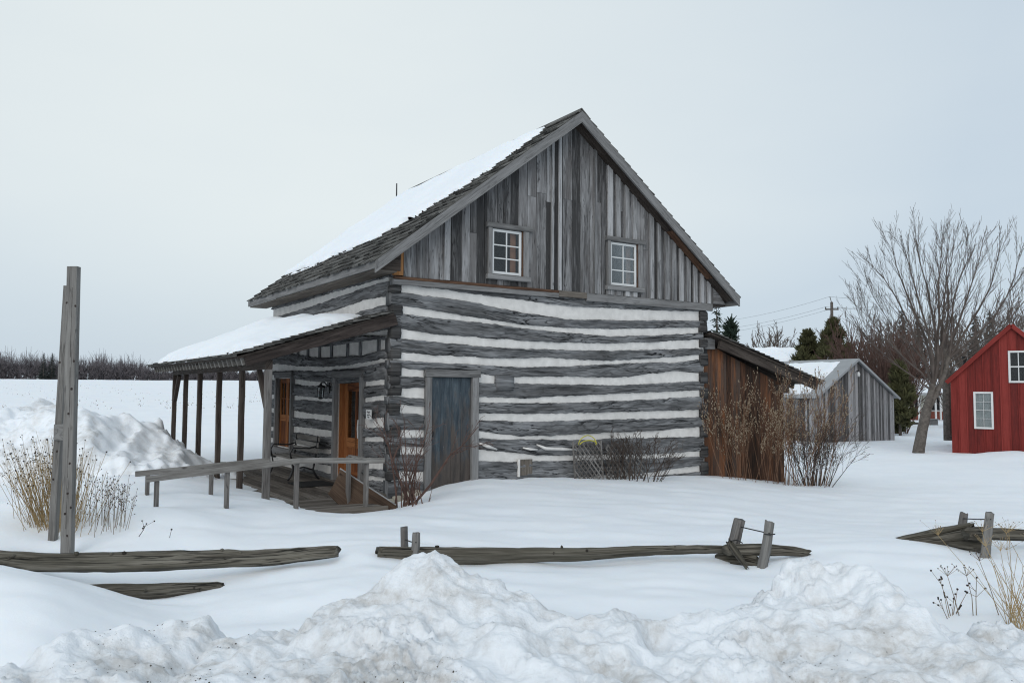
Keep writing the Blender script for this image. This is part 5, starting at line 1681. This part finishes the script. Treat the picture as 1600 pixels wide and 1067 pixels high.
r1 = (frontr(1525, 640)[0], frontr(1549, 640)[0], frontr(1535, 667)[1], frontr(1535, 615)[1])
r2 = (frontr(1579, 570)[0], frontr(1579, 570)[0] + (r1[1] - r1[0]) * 1.5, frontr(1585, 595)[1], frontr(1585, 551)[1])
b = MB(); x = 0; tp3 = lambda u_: he3 + (hp3 - he3) * (1 - abs(u_ - hw3) / hw3) - .04
k = 0
ropen = [(r[0] - .05, r[1] + .05, r[2] - .05, r[3] + .05) for r in (r1, r2)]
edges = [0.0]
while edges[-1] < WD - .01:
    nx = edges[-1] + (.235 if k % 2 == 0 else .045); k += 1
    for o_ in ropen:
        for q in (o_[0], o_[1]):
            if edges[-1] + .01 < q < nx - .005: edges.append(q)
    edges.append(min(nx, WD))
for x, e in zip(edges[:-1], edges[1:]):
    if e - x < .004: continue
    thick = -.028 if e - x < .06 else 0
    segs = [(-.5, None)]
    for o_ in ropen:
        if x >= o_[0] - .003 and e <= o_[1] + .003: segs = [(-.5, o_[2]), (o_[3], None)]
    for z0, z1 in segs:
        za, zc_ = (tp3(x), tp3(e)) if z1 is None else (z1, z1)
        zm = [(hw3, tp3(hw3))] if (z1 is None and x < hw3 < e) else []
        b.prism([(x + .001, z0), (e - .001, z0), (e - .001, zc_)] + zm + [(x + .001, za)], thick, .05, lambda p, q_, y: (p, y, q_), 1)
b.build('gable_wall', M['red'], red)
b = MB(); b.abox((0.002, .055, -.5), (.05, RL, he3), 'z', .02); b.abox((WD - .05, .055, -.5), (WD, RL, he3), 'z', .02); b.abox((.06, RL - .05, -.5), (WD - .06, RL, he3), 'x', .02); b.build('side_wall', M['red'], red)
ov = .12; sg3 = (hp3 - he3) / hw3
b = MB(); b.prism([(-ov, he3 - ov * sg3), (hw3, hp3), (WD + ov, he3 - ov * sg3), (WD + ov, he3 - ov * sg3 + .05), (hw3, hp3 + .06), (-ov, he3 - ov * sg3 + .05)], -.12, RL + .2, lambda p, q_, y: (p, y, q_), 0)
rrf = b.build('roof', M['metal'], red)
b = MB(); b.beam((-ov, -.14, he3 - ov * sg3 - .03), (hw3 - .0, -.14, hp3 - .03), .03, .15, ch=.05); b.beam((WD + ov, -.14, he3 - ov * sg3 - .03), (hw3, -.14, hp3 - .03), .03, .15, ch=.05); b.build('barge_board', M['red'], rrf)


def plain_window(parent, rect, cols, rows, fw, bord, back, by=.12):
    u0, u1, z0, z1 = rect
    f = MB()
    f.abox((u0 - bord, -.05, z0 - bord), (u0, .04, z1 + bord), 'z', .05); f.abox((u1, -.05, z0 - bord), (u1 + bord, .04, z1 + bord), 'z', .05)
    f.abox((u0, -.05, z1), (u1, .04, z1 + bord), 'x', .05); f.abox((u0, -.055, z0 - bord), (u1, .04, z0), 'x', .05)
    w = f.build('window', M['white'], parent)
    s = MB()
    for i in range(1, cols):
        x = u0 + (u1 - u0) * i / cols; s.abox((x - fw / 2, -.02, z0), (x + fw / 2, .02, z1), 'z', .05)
    for i in range(1, rows):
        z = z0 + (z1 - z0) * i / rows; q = fw * (1.6 if i == rows // 2 else 1); s.abox((u0, -.025, z - q / 2), (u1, .022, z + q / 2), 'x', .05)
    if cols > 1 or rows > 1: s.build('sash', M['white'], w)
    p = MB(); p.abox((u0 - .01, .0, z0 - .01), (u1 + .01, .006, z1 + .01), 'x', .01); p.build('pane', M['glass'], w)
    p = MB(); p.abox((u0 - .02, by, z0 - .02), (u1 + .02, by + .02, z1 + .02), 'z', .01); p.build('blind_or_dark_sheet', M[back], w)  # the dark choice is a near-black sheet painted as the unlit room
    return w


plain_window(red, r1, 2, 4, .012, .07, 'sheer', .03)
plain_window(red, r2, 3, 2, .03, .07, 'dark')
m_ = MB(); m_.abox((-.12, .3, .55), (.0, .5, .62), 'y', .1); m_.build('wall_vent', M['iron'], red)
m_ = MB(); m_.tube([(.3, 1.4, he3 - .1), (.3, 1.4, he3 + .75)], .05, 8); m_.tube([(.3, 1.4, he3 + .75), (.3, 1.4, he3 + .9)], .09, 8); m_.build('stove_pipe', M['iron'], red)

# far farmhouse
a4, c4 = at(1421, 652, 82), at(1620, 652, 82)
rz4, w4 = place(a4, c4)
farm = empty('farmhouse', 'far cream house with a porch and snowy roof between the barn and the red building', 'house', (a4[0], a4[1], a4[2]), rz4)
hf = at(1450, 614, 82)[2] - a4[2]; hfr = at(1450, 592, 86)[2] - a4[2]
b = MB(); b.abox((0, 2.0, -.6), (w4, 8, hf), 'x', .01); b.build('wall', M['cream'], farm)
b = MB(); b.abox((.05, 1.9, -.6), (w4, 1.99, .55), 'x', .01); b.build('brick_base', M['brick'], farm)
b = MB(); b.prism([(-.4, hf - .1), (-.4, hf + .05), (4.5, hfr), (8.4, hf + .05), (8.4, hf - .1)], -.4, w4, lambda p, q_, y: (y, p, q_), 0); frf = b.build('roof', M['roofsnow'], farm)
b = MB(); b.abox((-.4, -.45, hf - .22), (w4, -.405, hf + .02), 'x', .02); b.build('fascia_board', M['metal'], frf)
for x in (.9, 2.6, 3.1, 5.6, 7.5, 9.5):
    m_ = MB(); m_.abox((x, -.1, -.4), (x + .14, .04, hf - .1), 'z', .05); m_.build('porch_post', M['white'], farm)
for x, ww, z0, z1 in ((3.3, 1.0, .7, 2.0), (1.55, .5, .4, 2.0), (5.0, .5, .5, 2.0), (7.6, 1.0, .7, 2.0)):
    f = MB(); f.abox((x - .1, 1.93, z0 - .1), (x + ww + .1, 1.985, z1 + .1), 'z', .02); w = f.build('window', M['white'], farm)
    p = MB(); p.abox((x, 1.9, z0), (x + ww * .47, 1.925, z1), 'z', .02); p.abox((x + ww * .53, 1.9, z0), (x + ww, 1.925, z1), 'z', .02); p.build('pane', M['dark'], w)
# fallen log and box in the far yard
m_ = MB(); q = at(1415, 661, 68); m_.tube([(-1.6, .2, .06), (0, 0, .1), (1.6, -.2, .05)], [.13, .14, .1], 8, rough=.1)
o = m_.build('fallen_log', M['rail_log'], None); o.location = (q[0], q[1], gz(q[0], q[1])); tag(o, 'dark log lying on the snow at the foot of the green cedar', 'log')
q = at(1455, 662, 66); o = empty('wooden_box', 'small grey box in the snow in front of the farmhouse', 'box', (q[0], q[1], gz(q[0], q[1])), .5)
m_ = MB(); m_.abox((-.45, -.3, -.1), (.45, .3, .42), 'x', .08); m_.build('box_body', M['trim'], o); m_ = MB(); m_.abox((-.5, -.35, .423), (.5, .35, .5), 'x', .08); m_.build('lid', M['barnwood'], o)

# utility pole with wires
q = at(1301, 560, 66); zq = gz(q[0], q[1])
pole = empty('utility_pole', 'wooden utility pole with wires above the cedar trees', 'pole', (q[0], q[1], zq))
ht = at(1301, 472, 66)[2] - zq
m_ = MB(); m_.tube([(0, 0, -.5), (0, 0, ht)], [.16, .12], 8); m_.build('post', M['bark'], pole)
m_ = MB(); m_.beam((-.55, .0, ht - .6), (.55, .0, ht - .6), .09, .11, ch=.1); m_.beam((-.02, 0, ht), (-.14, 0, ht + .45), .05, .05, up=(0, 1, 0)); m_.build('crossarm', M['bark'], pole)
m_ = MB()
for x in (-.5, .5): m_.tube([(x, 0, ht - .55), (x, 0, ht - .4)], [.05, .04], 6)
m_.build('insulator', M['iron'], pole)
for s, (lx, ly), (rx, ry) in (((-.14, 0, ht + .45), (1100, 505), (1420, 452)), ((-.5, 0, ht - .4), (1090, 518), (1420, 468)), ((.5, 0, ht - .4), (1090, 525), (1420, 474))):
    for ex, ey, Y in ((lx, ly, 84), (rx, ry, 60)):
        e = at(ex, ey, Y) - np.array([q[0], q[1], zq]); m_ = MB(); s_ = np.array(s, float)
        m_.tube([s_ + (e - s_) * f - np.array([0, 0, .35 * 4 * f * (1 - f)]) for f in np.linspace(0, 1, 9)], .008, 4, cap=False); m_.build('wire', M['iron'], pole)

# ------------------------------------------------------------------ tall timber frame
tf = empty('timber_frame', 'pair of tall bare grey timber posts joined by a short crosspiece', 'sign frame', at(105, 866, 8.3))
o0 = np.array(tf.location)
TB = lambda px, py, Y: at(px, py, Y) - o0
def timber_post(bot, top, w, d, knots, check, seed):
    m_ = MB(); m_.beam(bot, top, w, d, up=(0, 1, 0), ch=.06, segs=6)
    nf = len(m_.F); rg = np.random.default_rng(seed); ax = np.array(top) - np.array(bot)
    for f, x in knots: m_.blob(bot + ax * f + np.array([x * w, -d / 2, 0]), .0125, sq=(1, .22, 1.25), rough=.2)
    if check:
        fs = np.linspace(*check, 26); xs = .03 + .09 * fbm(fs * 5, fs * 0, 3, seed)
        for a in range(25):
            if rg.random() < .14: continue
            p = bot + ax * fs[a] + np.array([xs[a] * w, -d / 2, 0]); q = bot + ax * fs[a + 1] + np.array([xs[a + 1] * w, -d / 2, 0])
            m_.twig(p, q, .0022 + .0022 * rg.random(), .0022)
    o = m_.build('post', M['timber'], tf); o.data.materials.append(M['seed'])
    o.data.polygons.foreach_set('material_index', [0] * nf + [1] * (len(m_.F) - nf))


timber_post(TB(104.5, 900, 8.3), TB(115.5, 417, 8.3), .107, .08, [(.88, -.42), (.87, .42), (.69, .40), (.60, .24), (.52, .0), (.36, .22), (.265, .10), (.20, -.1), (.13, .15), (.07, .1), (.22, .42)], (.12, .93), 3)
timber_post(TB(80.5, 880, 8.75), TB(107, 447, 8.75), .072, .08, [(.72, -.3), (.4, .1), (.3, -.2)], None, 5)
m_ = MB(); m_.beam(TB(88, 675, 8.74), TB(108, 675, 8.3), .05, .17, ch=.08); m_.build('crosspiece', M['timber'], tf)


# ------------------------------------------------------------------ split-rail fences
def rough_log(mb, pts, rads, n=16, sub=26, seed=0, sq=1.0, rag=.055):
    P = np.array(pts, float); t = np.linspace(0, 1, len(P)); tt = np.linspace(0, 1, sub)
    Q = np.stack([np.interp(tt, t, P[:, k]) for k in range(3)], -1); R_ = np.interp(tt, t, rads)
    d = P[-1] - P[0]; d /= np.linalg.norm(d); a = np.cross(d, (0, 0, 1)); a /= np.linalg.norm(a); b_ = np.cross(a, d)
    rings = []; us = []
    ph = np.random.default_rng(seed).uniform(0, 6, 4)
    for i in range(sub):
        Lx = tt[i] * np.linalg.norm(P[-1] - P[0]); ring = []
        for k in range(n):
            th = 2 * math.pi * k / n
            prof = 1 + .16 * math.cos(3 * th + ph[0]) + .1 * math.cos(2 * th + ph[1])
            w = 1 + .10 * float(vn(np.array([Lx * 3.0]), np.array([th * 1.2 + seed]), seed)[0]) + .06 * float(vn(np.array([Lx * 11.0]), np.array([th * 2.5 + seed]), seed + 3)[0])
            w += .13 * float(vn(np.array([Lx * .8 + seed]), np.array([th * 2.6 + seed * 3.0]), seed + 7)[0]) + .07 * float(vn(np.array([Lx * 2.2]), np.array([th * 5.2 + seed]), seed + 11)[0])
            r = R_[i] * prof * w
            off = a * .02 * float(vn(np.array([Lx * .9]), np.array([seed * 1.0]), 5)[0]) + b_ * .02 * float(vn(np.array([Lx * .9]), np.array([seed + 5.0]), 5)[0])
            if i in (0, sub - 1): off = off + d * (rag if i else -rag) * float(vn(np.array([th * 2.1]), np.array([seed * 1.7]), seed + 2)[0])
            ring.append(Q[i] + off + a * math.cos(th) * r + b_ * math.sin(th) * r * sq)
        rings.append(ring); us.append(Lx + seed)
    mb.ring_strip(rings, us)


def fence_log(name, parent, o0, pts, rads, seed, mat='rail_log', sub=26, knots=0):
    m_ = MB(); P = [np.array(p) - o0 for p in pts]
    rough_log(m_, P, rads, sub=sub, seed=seed, rag=.012 if name == 'post' else .055)
    rg = np.random.default_rng(seed)
    for k in range(knots):
        f = rg.uniform(.1, .9); p = P[0] + (P[-1] - P[0]) * f; r = np.interp(f, np.linspace(0, 1, len(rads)), rads)
        a = rg.uniform(-.3, 1.3); m_.blob(p + np.array([0, -math.cos(a), math.sin(a)]) * r * .78, r * .28, rough=.3)
    return m_.build(name, M[mat], parent, smooth=True)


f1 = empty('split_rail_fence', 'two long weathered fence rails half buried in snow below the tall timber posts', 'fence', at(260, 880, 7.0), 0, 'split rail fence sections'); o0 = np.array(f1.location)
fence_log('rail', f1, o0, [at(-90, 872, 6.75), at(60, 877, 6.85), at(250, 876, 7.0), at(420, 871, 7.2), at(528, 866, 7.35)], [.075, .073, .074, .068, .045], 3, sub=70, knots=10)
fence_log('rail', f1, o0, [at(60, 930, 6.6), at(150, 927, 6.7), at(260, 924, 6.82), at(345, 918, 6.92)], [.05, .055, .055, .035], 4, sub=40, knots=3)
f2 = empty('split_rail_fence', 'long fence rail between two pairs of stakes in front of the cabin', 'fence', at(900, 870, 7.8), 0, 'split rail fence sections'); o0 = np.array(f2.location)
fence_log('rail', f2, o0, [at(592, 865, 7.45), at(720, 866, 7.58), at(900, 864.5, 7.78), at(1050, 860, 7.95), at(1160, 855.5, 8.08), at(1200, 855, 8.12)], [.066, .078, .06, .045, .038, .03], 5, sub=80, knots=8)
fence_log('rail', f2, o0, [at(1135, 858, 7.92), at(1190, 857, 7.98), at(1240, 860, 8.03), at(1264, 862, 8.06)], [.05, .052, .045, .03], 6, sub=30)
fence_log('post', f2, o0, [at(631.5, 885, 7.75), at(631.5, 824, 7.75)], [.034, .03], 7, 'post', 12)
fence_log('post', f2, o0, [at(646, 890, 7.45), at(650, 850, 7.45), at(650.5, 832, 7.45)], [.038, .037, .034], 8, 'timber', 12)
fence_log('post', f2, o0, [at(1134, 895, 8.2), at(1146, 850, 8.2), at(1156, 811, 8.2)], [.05, .05, .045], 9, 'post', 14)
fence_log('post', f2, o0, [at(1184, 905, 7.75), at(1194, 860, 7.75), at(1203.5, 815, 7.75)], [.044, .043, .04], 10, 'timber', 14)
fence_log('rail', f2, o0, [at(1120, 874, 8.15), at(1150, 876, 8.0), at(1182, 880, 7.9)], [.05, .065, .06], 11, sub=14)
fence_log('rail', f2, o0, [at(1140, 886, 7.95), at(1165, 889, 7.88), at(1188, 892, 7.82)], [.06, .07, .06], 12, sub=14)
fence_log('brace', f2, o0, [at(1140, 848, 7.85), at(1152, 866, 7.78), at(1165, 884, 7.72)], [.028, .03, .02], 13, sub=12)
for pts in ([at(1158, 823, 8.14), at(1180, 828, 7.92), at(1202, 833, 7.7)], [at(1194, 834, 7.70), at(1203, 835, 7.695), at(1211, 834, 7.7)], [at(634, 843, 7.72), at(642, 846, 7.58), at(650, 847, 7.41)], [at(1138, 846, 8.14), at(1152, 843, 8.0), at(1160, 848, 8.1)]):
    m_ = MB(); m_.tube([p - o0 for p in pts], .006, 5); m_.build('wire', M['iron'], f2)
f3 = empty('split_rail_fence', 'fence corner of stakes and heaped rails in the snow nearest the red building', 'fence', at(1530, 860, 8.5), 0, 'split rail fence sections'); o0 = np.array(f3.location)
fence_log('rail', f3, o0, [at(1405, 843, 8.9), at(1460, 833, 8.7), at(1519, 820, 8.5)], [.03, .045, .03], 14, sub=30)
fence_log('rail', f3, o0, [at(1420, 847, 8.8), at(1470, 842, 8.65), at(1515, 831, 8.45)], [.03, .05, .05], 15, sub=30)
fence_log('rail', f3, o0, [at(1508, 832, 8.3), at(1545, 833, 8.35), at(1620, 836, 8.5), at(1720, 838, 8.7)], [.06, .058, .052, .05], 16, sub=50, knots=3)
fence_log('rail', f3, o0, [at(1488, 848, 8.6), at(1515, 850, 8.45), at(1537, 854, 8.35)], [.055, .075, .075], 17, sub=14)
fence_log('post', f3, o0, [at(1497, 855, 8.9), at(1502, 828, 8.9), at(1506, 801, 8.9)], [.045, .045, .04], 18, 'post', 12)
fence_log('post', f3, o0, [at(1538, 880, 8.15), at(1543, 840, 8.15), at(1548, 801, 8.15)], [.045, .044, .042], 19, 'timber', 12)
m_ = MB(); m_.tube([p - o0 for p in (at(1505, 810, 8.85), at(1527, 811, 8.5), at(1548, 811, 8.1))], .006, 5); m_.build('wire', M['iron'], f3)


# ------------------------------------------------------------------ dry plants in the snow
def stalks(name, label, cat, specs, mat, headmat, group=None, base=None):
    o = empty(name, label, cat, base, 0, group); b0 = np.array(base); m_ = MB(); h_ = MB()
    for (p, q, r, kind) in specs:
        p = p - b0; q = q - b0
        mid = (p + q) / 2 + RNG.normal(size=3) * np.linalg.norm(q - p) * .02
        m_.twig(p, mid, r, r * .8); m_.twig(mid, q, r * .8, r * .5)
        if kind == 'head': h_.blob(q, r * 2.6)
        elif kind == 'umbel':
            for k in range(11):
                e = q + np.array([RNG.normal() * .055, RNG.normal() * .04, abs(RNG.normal()) * .03 + .03]); m_.twig(q - (q - p) * .02, e, r * .35, r * .25); h_.blob(e, r * 1.2)
        elif kind == 'spike':
            for k in range(6): h_.blob(q - (q - p) / np.linalg.norm(q - p) * k * r * 2.0, r * 1.9)
        elif kind == 'branch':
            for k in range(4):
                f = RNG.uniform(.4, .95); s = p + (q - p) * f; e = s + np.array([RNG.normal() * .05, RNG.normal() * .05, RNG.uniform(.02, .09)]); m_.twig(s, e, r * .5, r * .35)
                h_.blob(e, r * 2.2)
            h_.blob(q, r * 2.2)
    m_.build('stems', mat, o, fix=False)
    if h_.V:
        hh = h_.build('seed_heads', headmat, o, fix=False)
        if len(h_.V) > 1200: hh['kind'] = 'stuff'
    return o


rg = np.random.default_rng(17)


def onground(px, Y, dx=0.0):
    p = at(px, 800, Y); return np.array([p[0] + dx, p[1], gz(p[0] + dx, p[1]) - .03])


spec = []
for k in range(215):
    px = rg.normal(90, 18); Y = 9.3 + rg.normal() * .22
    p = onground(px, Y)
    lean = (px - 96) * .0105 - .06 + rg.normal() * .09
    L = rg.uniform(.55, 1.0) * (1 - abs(px - 92) * .0035)
    spec.append((p, p + np.array([lean, rg.normal() * .08, 1.0]) * L, rg.uniform(.0026, .0045), 'head' if rg.random() < .55 else 'none'))
for k in range(60):
    px = rg.normal(88, 30); Y = 9.3 + rg.normal() * .2; p = onground(px, Y); L = rg.uniform(.6, 1.0)
    spec.append((p, p + np.array([-.3 + rg.normal() * .22, rg.normal() * .1, 1.0]) * L, .0032, 'branch'))
stalks('dry_grass_clump', 'tall straw-coloured dry plant clump with dark seed heads round the timber posts', 'dry plant', spec, M['straw'], M['seed'], base=onground(92, 9.3))
spec = []
for k in range(34):
    px = rg.uniform(140, 200); p = onground(px, 9.1 + rg.normal() * .15); L = rg.uniform(.3, .62)
    spec.append((p, p + np.array([.12 + rg.normal() * .1, rg.normal() * .1, 1.0]) * L, .0032, 'branch'))
stalks('dry_grass_clump', 'shorter sparse dry stalks with brown heads right of the timber posts', 'dry plant', spec, M['stalk'], M['seed'], base=onground(172, 9.1))
for k, (bx, by, tx, ty, kind, lab) in enumerate(((258, 864, 268, 827, 'head', 'single thin dead weed stalk standing behind the left fence rail'), (217, 838, 229, 818, 'branch', 'small forked dead weed on the snow left of the ramp'))):
    Y = 8.6; p = at(bx, by, Y); qq = at(tx, ty, Y)
    stalks('dead_weed', lab, 'weed', [(p, qq, .0045, kind)], M['twig_dark'], M['seed'], base=p)
WEEDS = [((1487, 970), (1468, 905), 'branch', 'twiggy dead weed furthest left in the row beside the plowed snow'), ((1478, 965), (1464, 918), 'spike', None),
         ((1500, 947), (1480, 898), 'umbel', 'thin dead weed with a lacy flat head above the twiggy one'), ((1520, 930), (1510, 898), 'umbel', 'short dead weed with a lacy flat head in clear snow'),
         ((1562, 949), (1530, 874), 'umbel', 'tall leaning dead weed with a lacy head beside the straw tuft'), ((1526, 967), (1526, 902), 'branch', 'straight pale dead stalk with a few side twigs')]
for i, (b_, t_, kind, lab) in enumerate(WEEDS):
    if lab is None: continue
    Y = 6.2; p = at(*b_, Y); p[2] = gz(p[0], p[1]) - .03; qq = at(*t_, Y)
    sp_ = [(p, qq, .0042, kind)]
    if i == 0:
        for dx, ty, kd in ((-8, 925, 'spike'), (6, 920, 'head'), (-14, 935, 'branch'), (10, 945, 'spike'), (2, 935, 'branch'), (16, 925, 'head')):
            sp_.append((p + np.array([dx * .004, .05 * dx / 10, 0]), at(b_[0] + dx * 1.5, ty, Y), .0036, kd))
    stalks('dead_weed', lab, 'weed', sp_, M['stalk'], M['seed'], base=p)
spec = []
for k in range(120):
    px = rg.uniform(1568, 1680); p = onground(px, 5.9 + rg.normal() * .2); L = rg.uniform(.2, .5) if k % 6 else rg.uniform(.5, .75)
    spec.append((p, p + np.array([rg.normal() * .3 - .05, rg.normal() * .2, 1.0]) * L, .003, 'umbel' if (k % 6 == 0 and L > .55) else 'none'))
stalks('dry_grass_clump', 'pale dry grass tuft with tall lacy stalks at the right edge of the snowbank', 'dry plant', spec, M['straw'], M['stalk'], base=onground(1590, 5.9))

# ------------------------------------------------------------------ sky and sun
SUN_AZ, SUN_EL = rad(194), rad(29)          # azimuth clockwise from +Y
w = bpy.data.worlds.new('World'); scn.world = w; w.use_nodes = True
nt = w.node_tree; nt.nodes.clear()
out = nt.nodes.new('ShaderNodeOutputWorld'); bg = nt.nodes.new('ShaderNodeBackground')
sky = nt.nodes.new('ShaderNodeTexSky'); sky.sky_type = 'NISHITA'; sky.sun_disc = False
sky.sun_elevation = SUN_EL; sky.sun_rotation = SUN_AZ; sky.air_density = 1.0; sky.dust_density = 2.0
tc = nt.nodes.new('ShaderNodeTexCoord')
# overcast: a layer of cloud over the clear sky, thinner (brighter) towards one side
mp = nt.nodes.new('ShaderNodeMapping'); mp.inputs['Scale'].default_value = (1.1, 1.1, 3.4)
nz = nt.nodes.new('ShaderNodeTexNoise'); nz.inputs['Scale'].default_value = 1.15; nz.inputs['Detail'].default_value = 5; nz.inputs['Roughness'].default_value = .5
nt.links.new(tc.outputs['Generated'], mp.inputs[0]); nt.links.new(mp.outputs[0], nz.inputs['Vector'])
dp = nt.nodes.new('ShaderNodeVectorMath'); dp.operation = 'DOT_PRODUCT'
v = Vector((-.28, .86, .36)).normalized(); dp.inputs[1].default_value = v
nt.links.new(tc.outputs['Generated'], dp.inputs[0])


def wm(op, a, b_):
    n = nt.nodes.new('ShaderNodeMath'); n.operation = op
    for i, x in enumerate((a, b_)):
        if isinstance(x, bpy.types.NodeSocket): nt.links.new(x, n.inputs[i])
        else: n.inputs[i].default_value = x
    return n.outputs[0]


mrn = nt.nodes.new('ShaderNodeMapRange'); nt.links.new(dp.outputs['Value'], mrn.inputs[0])
for i, x in enumerate((.70, 1.0, 0.0, 1.0)): mrn.inputs[i + 1].default_value = x
sxyz = nt.nodes.new('ShaderNodeSeparateXYZ'); nt.links.new(tc.outputs['Generated'], sxyz.inputs[0])
low = nt.nodes.new('ShaderNodeMapRange'); low.interpolation_type = 'SMOOTHSTEP'; nt.links.new(sxyz.outputs[2], low.inputs[0])
for i, x in enumerate((.02, .22, -.62, 0.0)): low.inputs[i + 1].default_value = x
fac = wm('ADD', wm('ADD', wm('MULTIPLY', mrn.outputs[0], .85), low.outputs[0]), wm('MULTIPLY', wm('SUBTRACT', nz.outputs['Fac'], .5), .7))
cr = nt.nodes.new('ShaderNodeValToRGB'); nt.links.new(fac, cr.inputs[0])
e = cr.color_ramp.elements
e[0].position = 0.0; e[0].color = (.61, .71, .80, 1)
e[1].position = .85; e[1].color = (.835, .90, .91, 1)
sc_n = nt.nodes.new('ShaderNodeVectorMath'); sc_n.operation = 'SCALE'; nt.links.new(cr.outputs[0], sc_n.inputs[0]); sc_n.inputs['Scale'].default_value = 9.4
mx = nt.nodes.new('ShaderNodeMix'); mx.data_type = 'RGBA'; mx.inputs[0].default_value = .93
nt.links.new(sky.outputs[0], mx.inputs[6]); nt.links.new(sc_n.outputs[0], mx.inputs[7])
nt.links.new(mx.outputs[2], bg.inputs[0]); bg.inputs[1].default_value = .1
nt.links.new(bg.outputs[0], out.inputs[0])

sl_ = bpy.data.lights.new('sun', 'SUN'); sl_.energy = 1.25; sl_.angle = rad(50); sl_.color = (1, .965, .92)
so = bpy.data.objects.new('sun', sl_); COL.objects.link(so)
dirv = Vector((math.sin(SUN_AZ) * math.cos(SUN_EL), math.cos(SUN_AZ) * math.cos(SUN_EL), math.sin(SUN_EL)))
so.rotation_euler = dirv.to_track_quat('Z', 'Y').to_euler(); so.location = dirv * 60

# ------------------------------------------------------------------ camera
cam = bpy.data.cameras.new('camera'); cam.sensor_width = 36; cam.sensor_fit = 'HORIZONTAL'; cam.lens = 36 * F / 1600
cam.clip_start = .1; cam.clip_end = 9000
co = bpy.data.objects.new('camera', cam); COL.objects.link(co)
co.location = (0, 0, CZ)
from mathutils import Matrix
co.rotation_euler = Matrix(ROT.tolist()).to_euler()
scn.camera = co
scn.view_settings.view_transform = 'Standard'; scn.view_settings.look = 'None'; scn.view_settings.exposure = .05; scn.view_settings.gamma = 1
scn.cycles.max_bounces = 8
scn.cycles.filter_width = 1.15
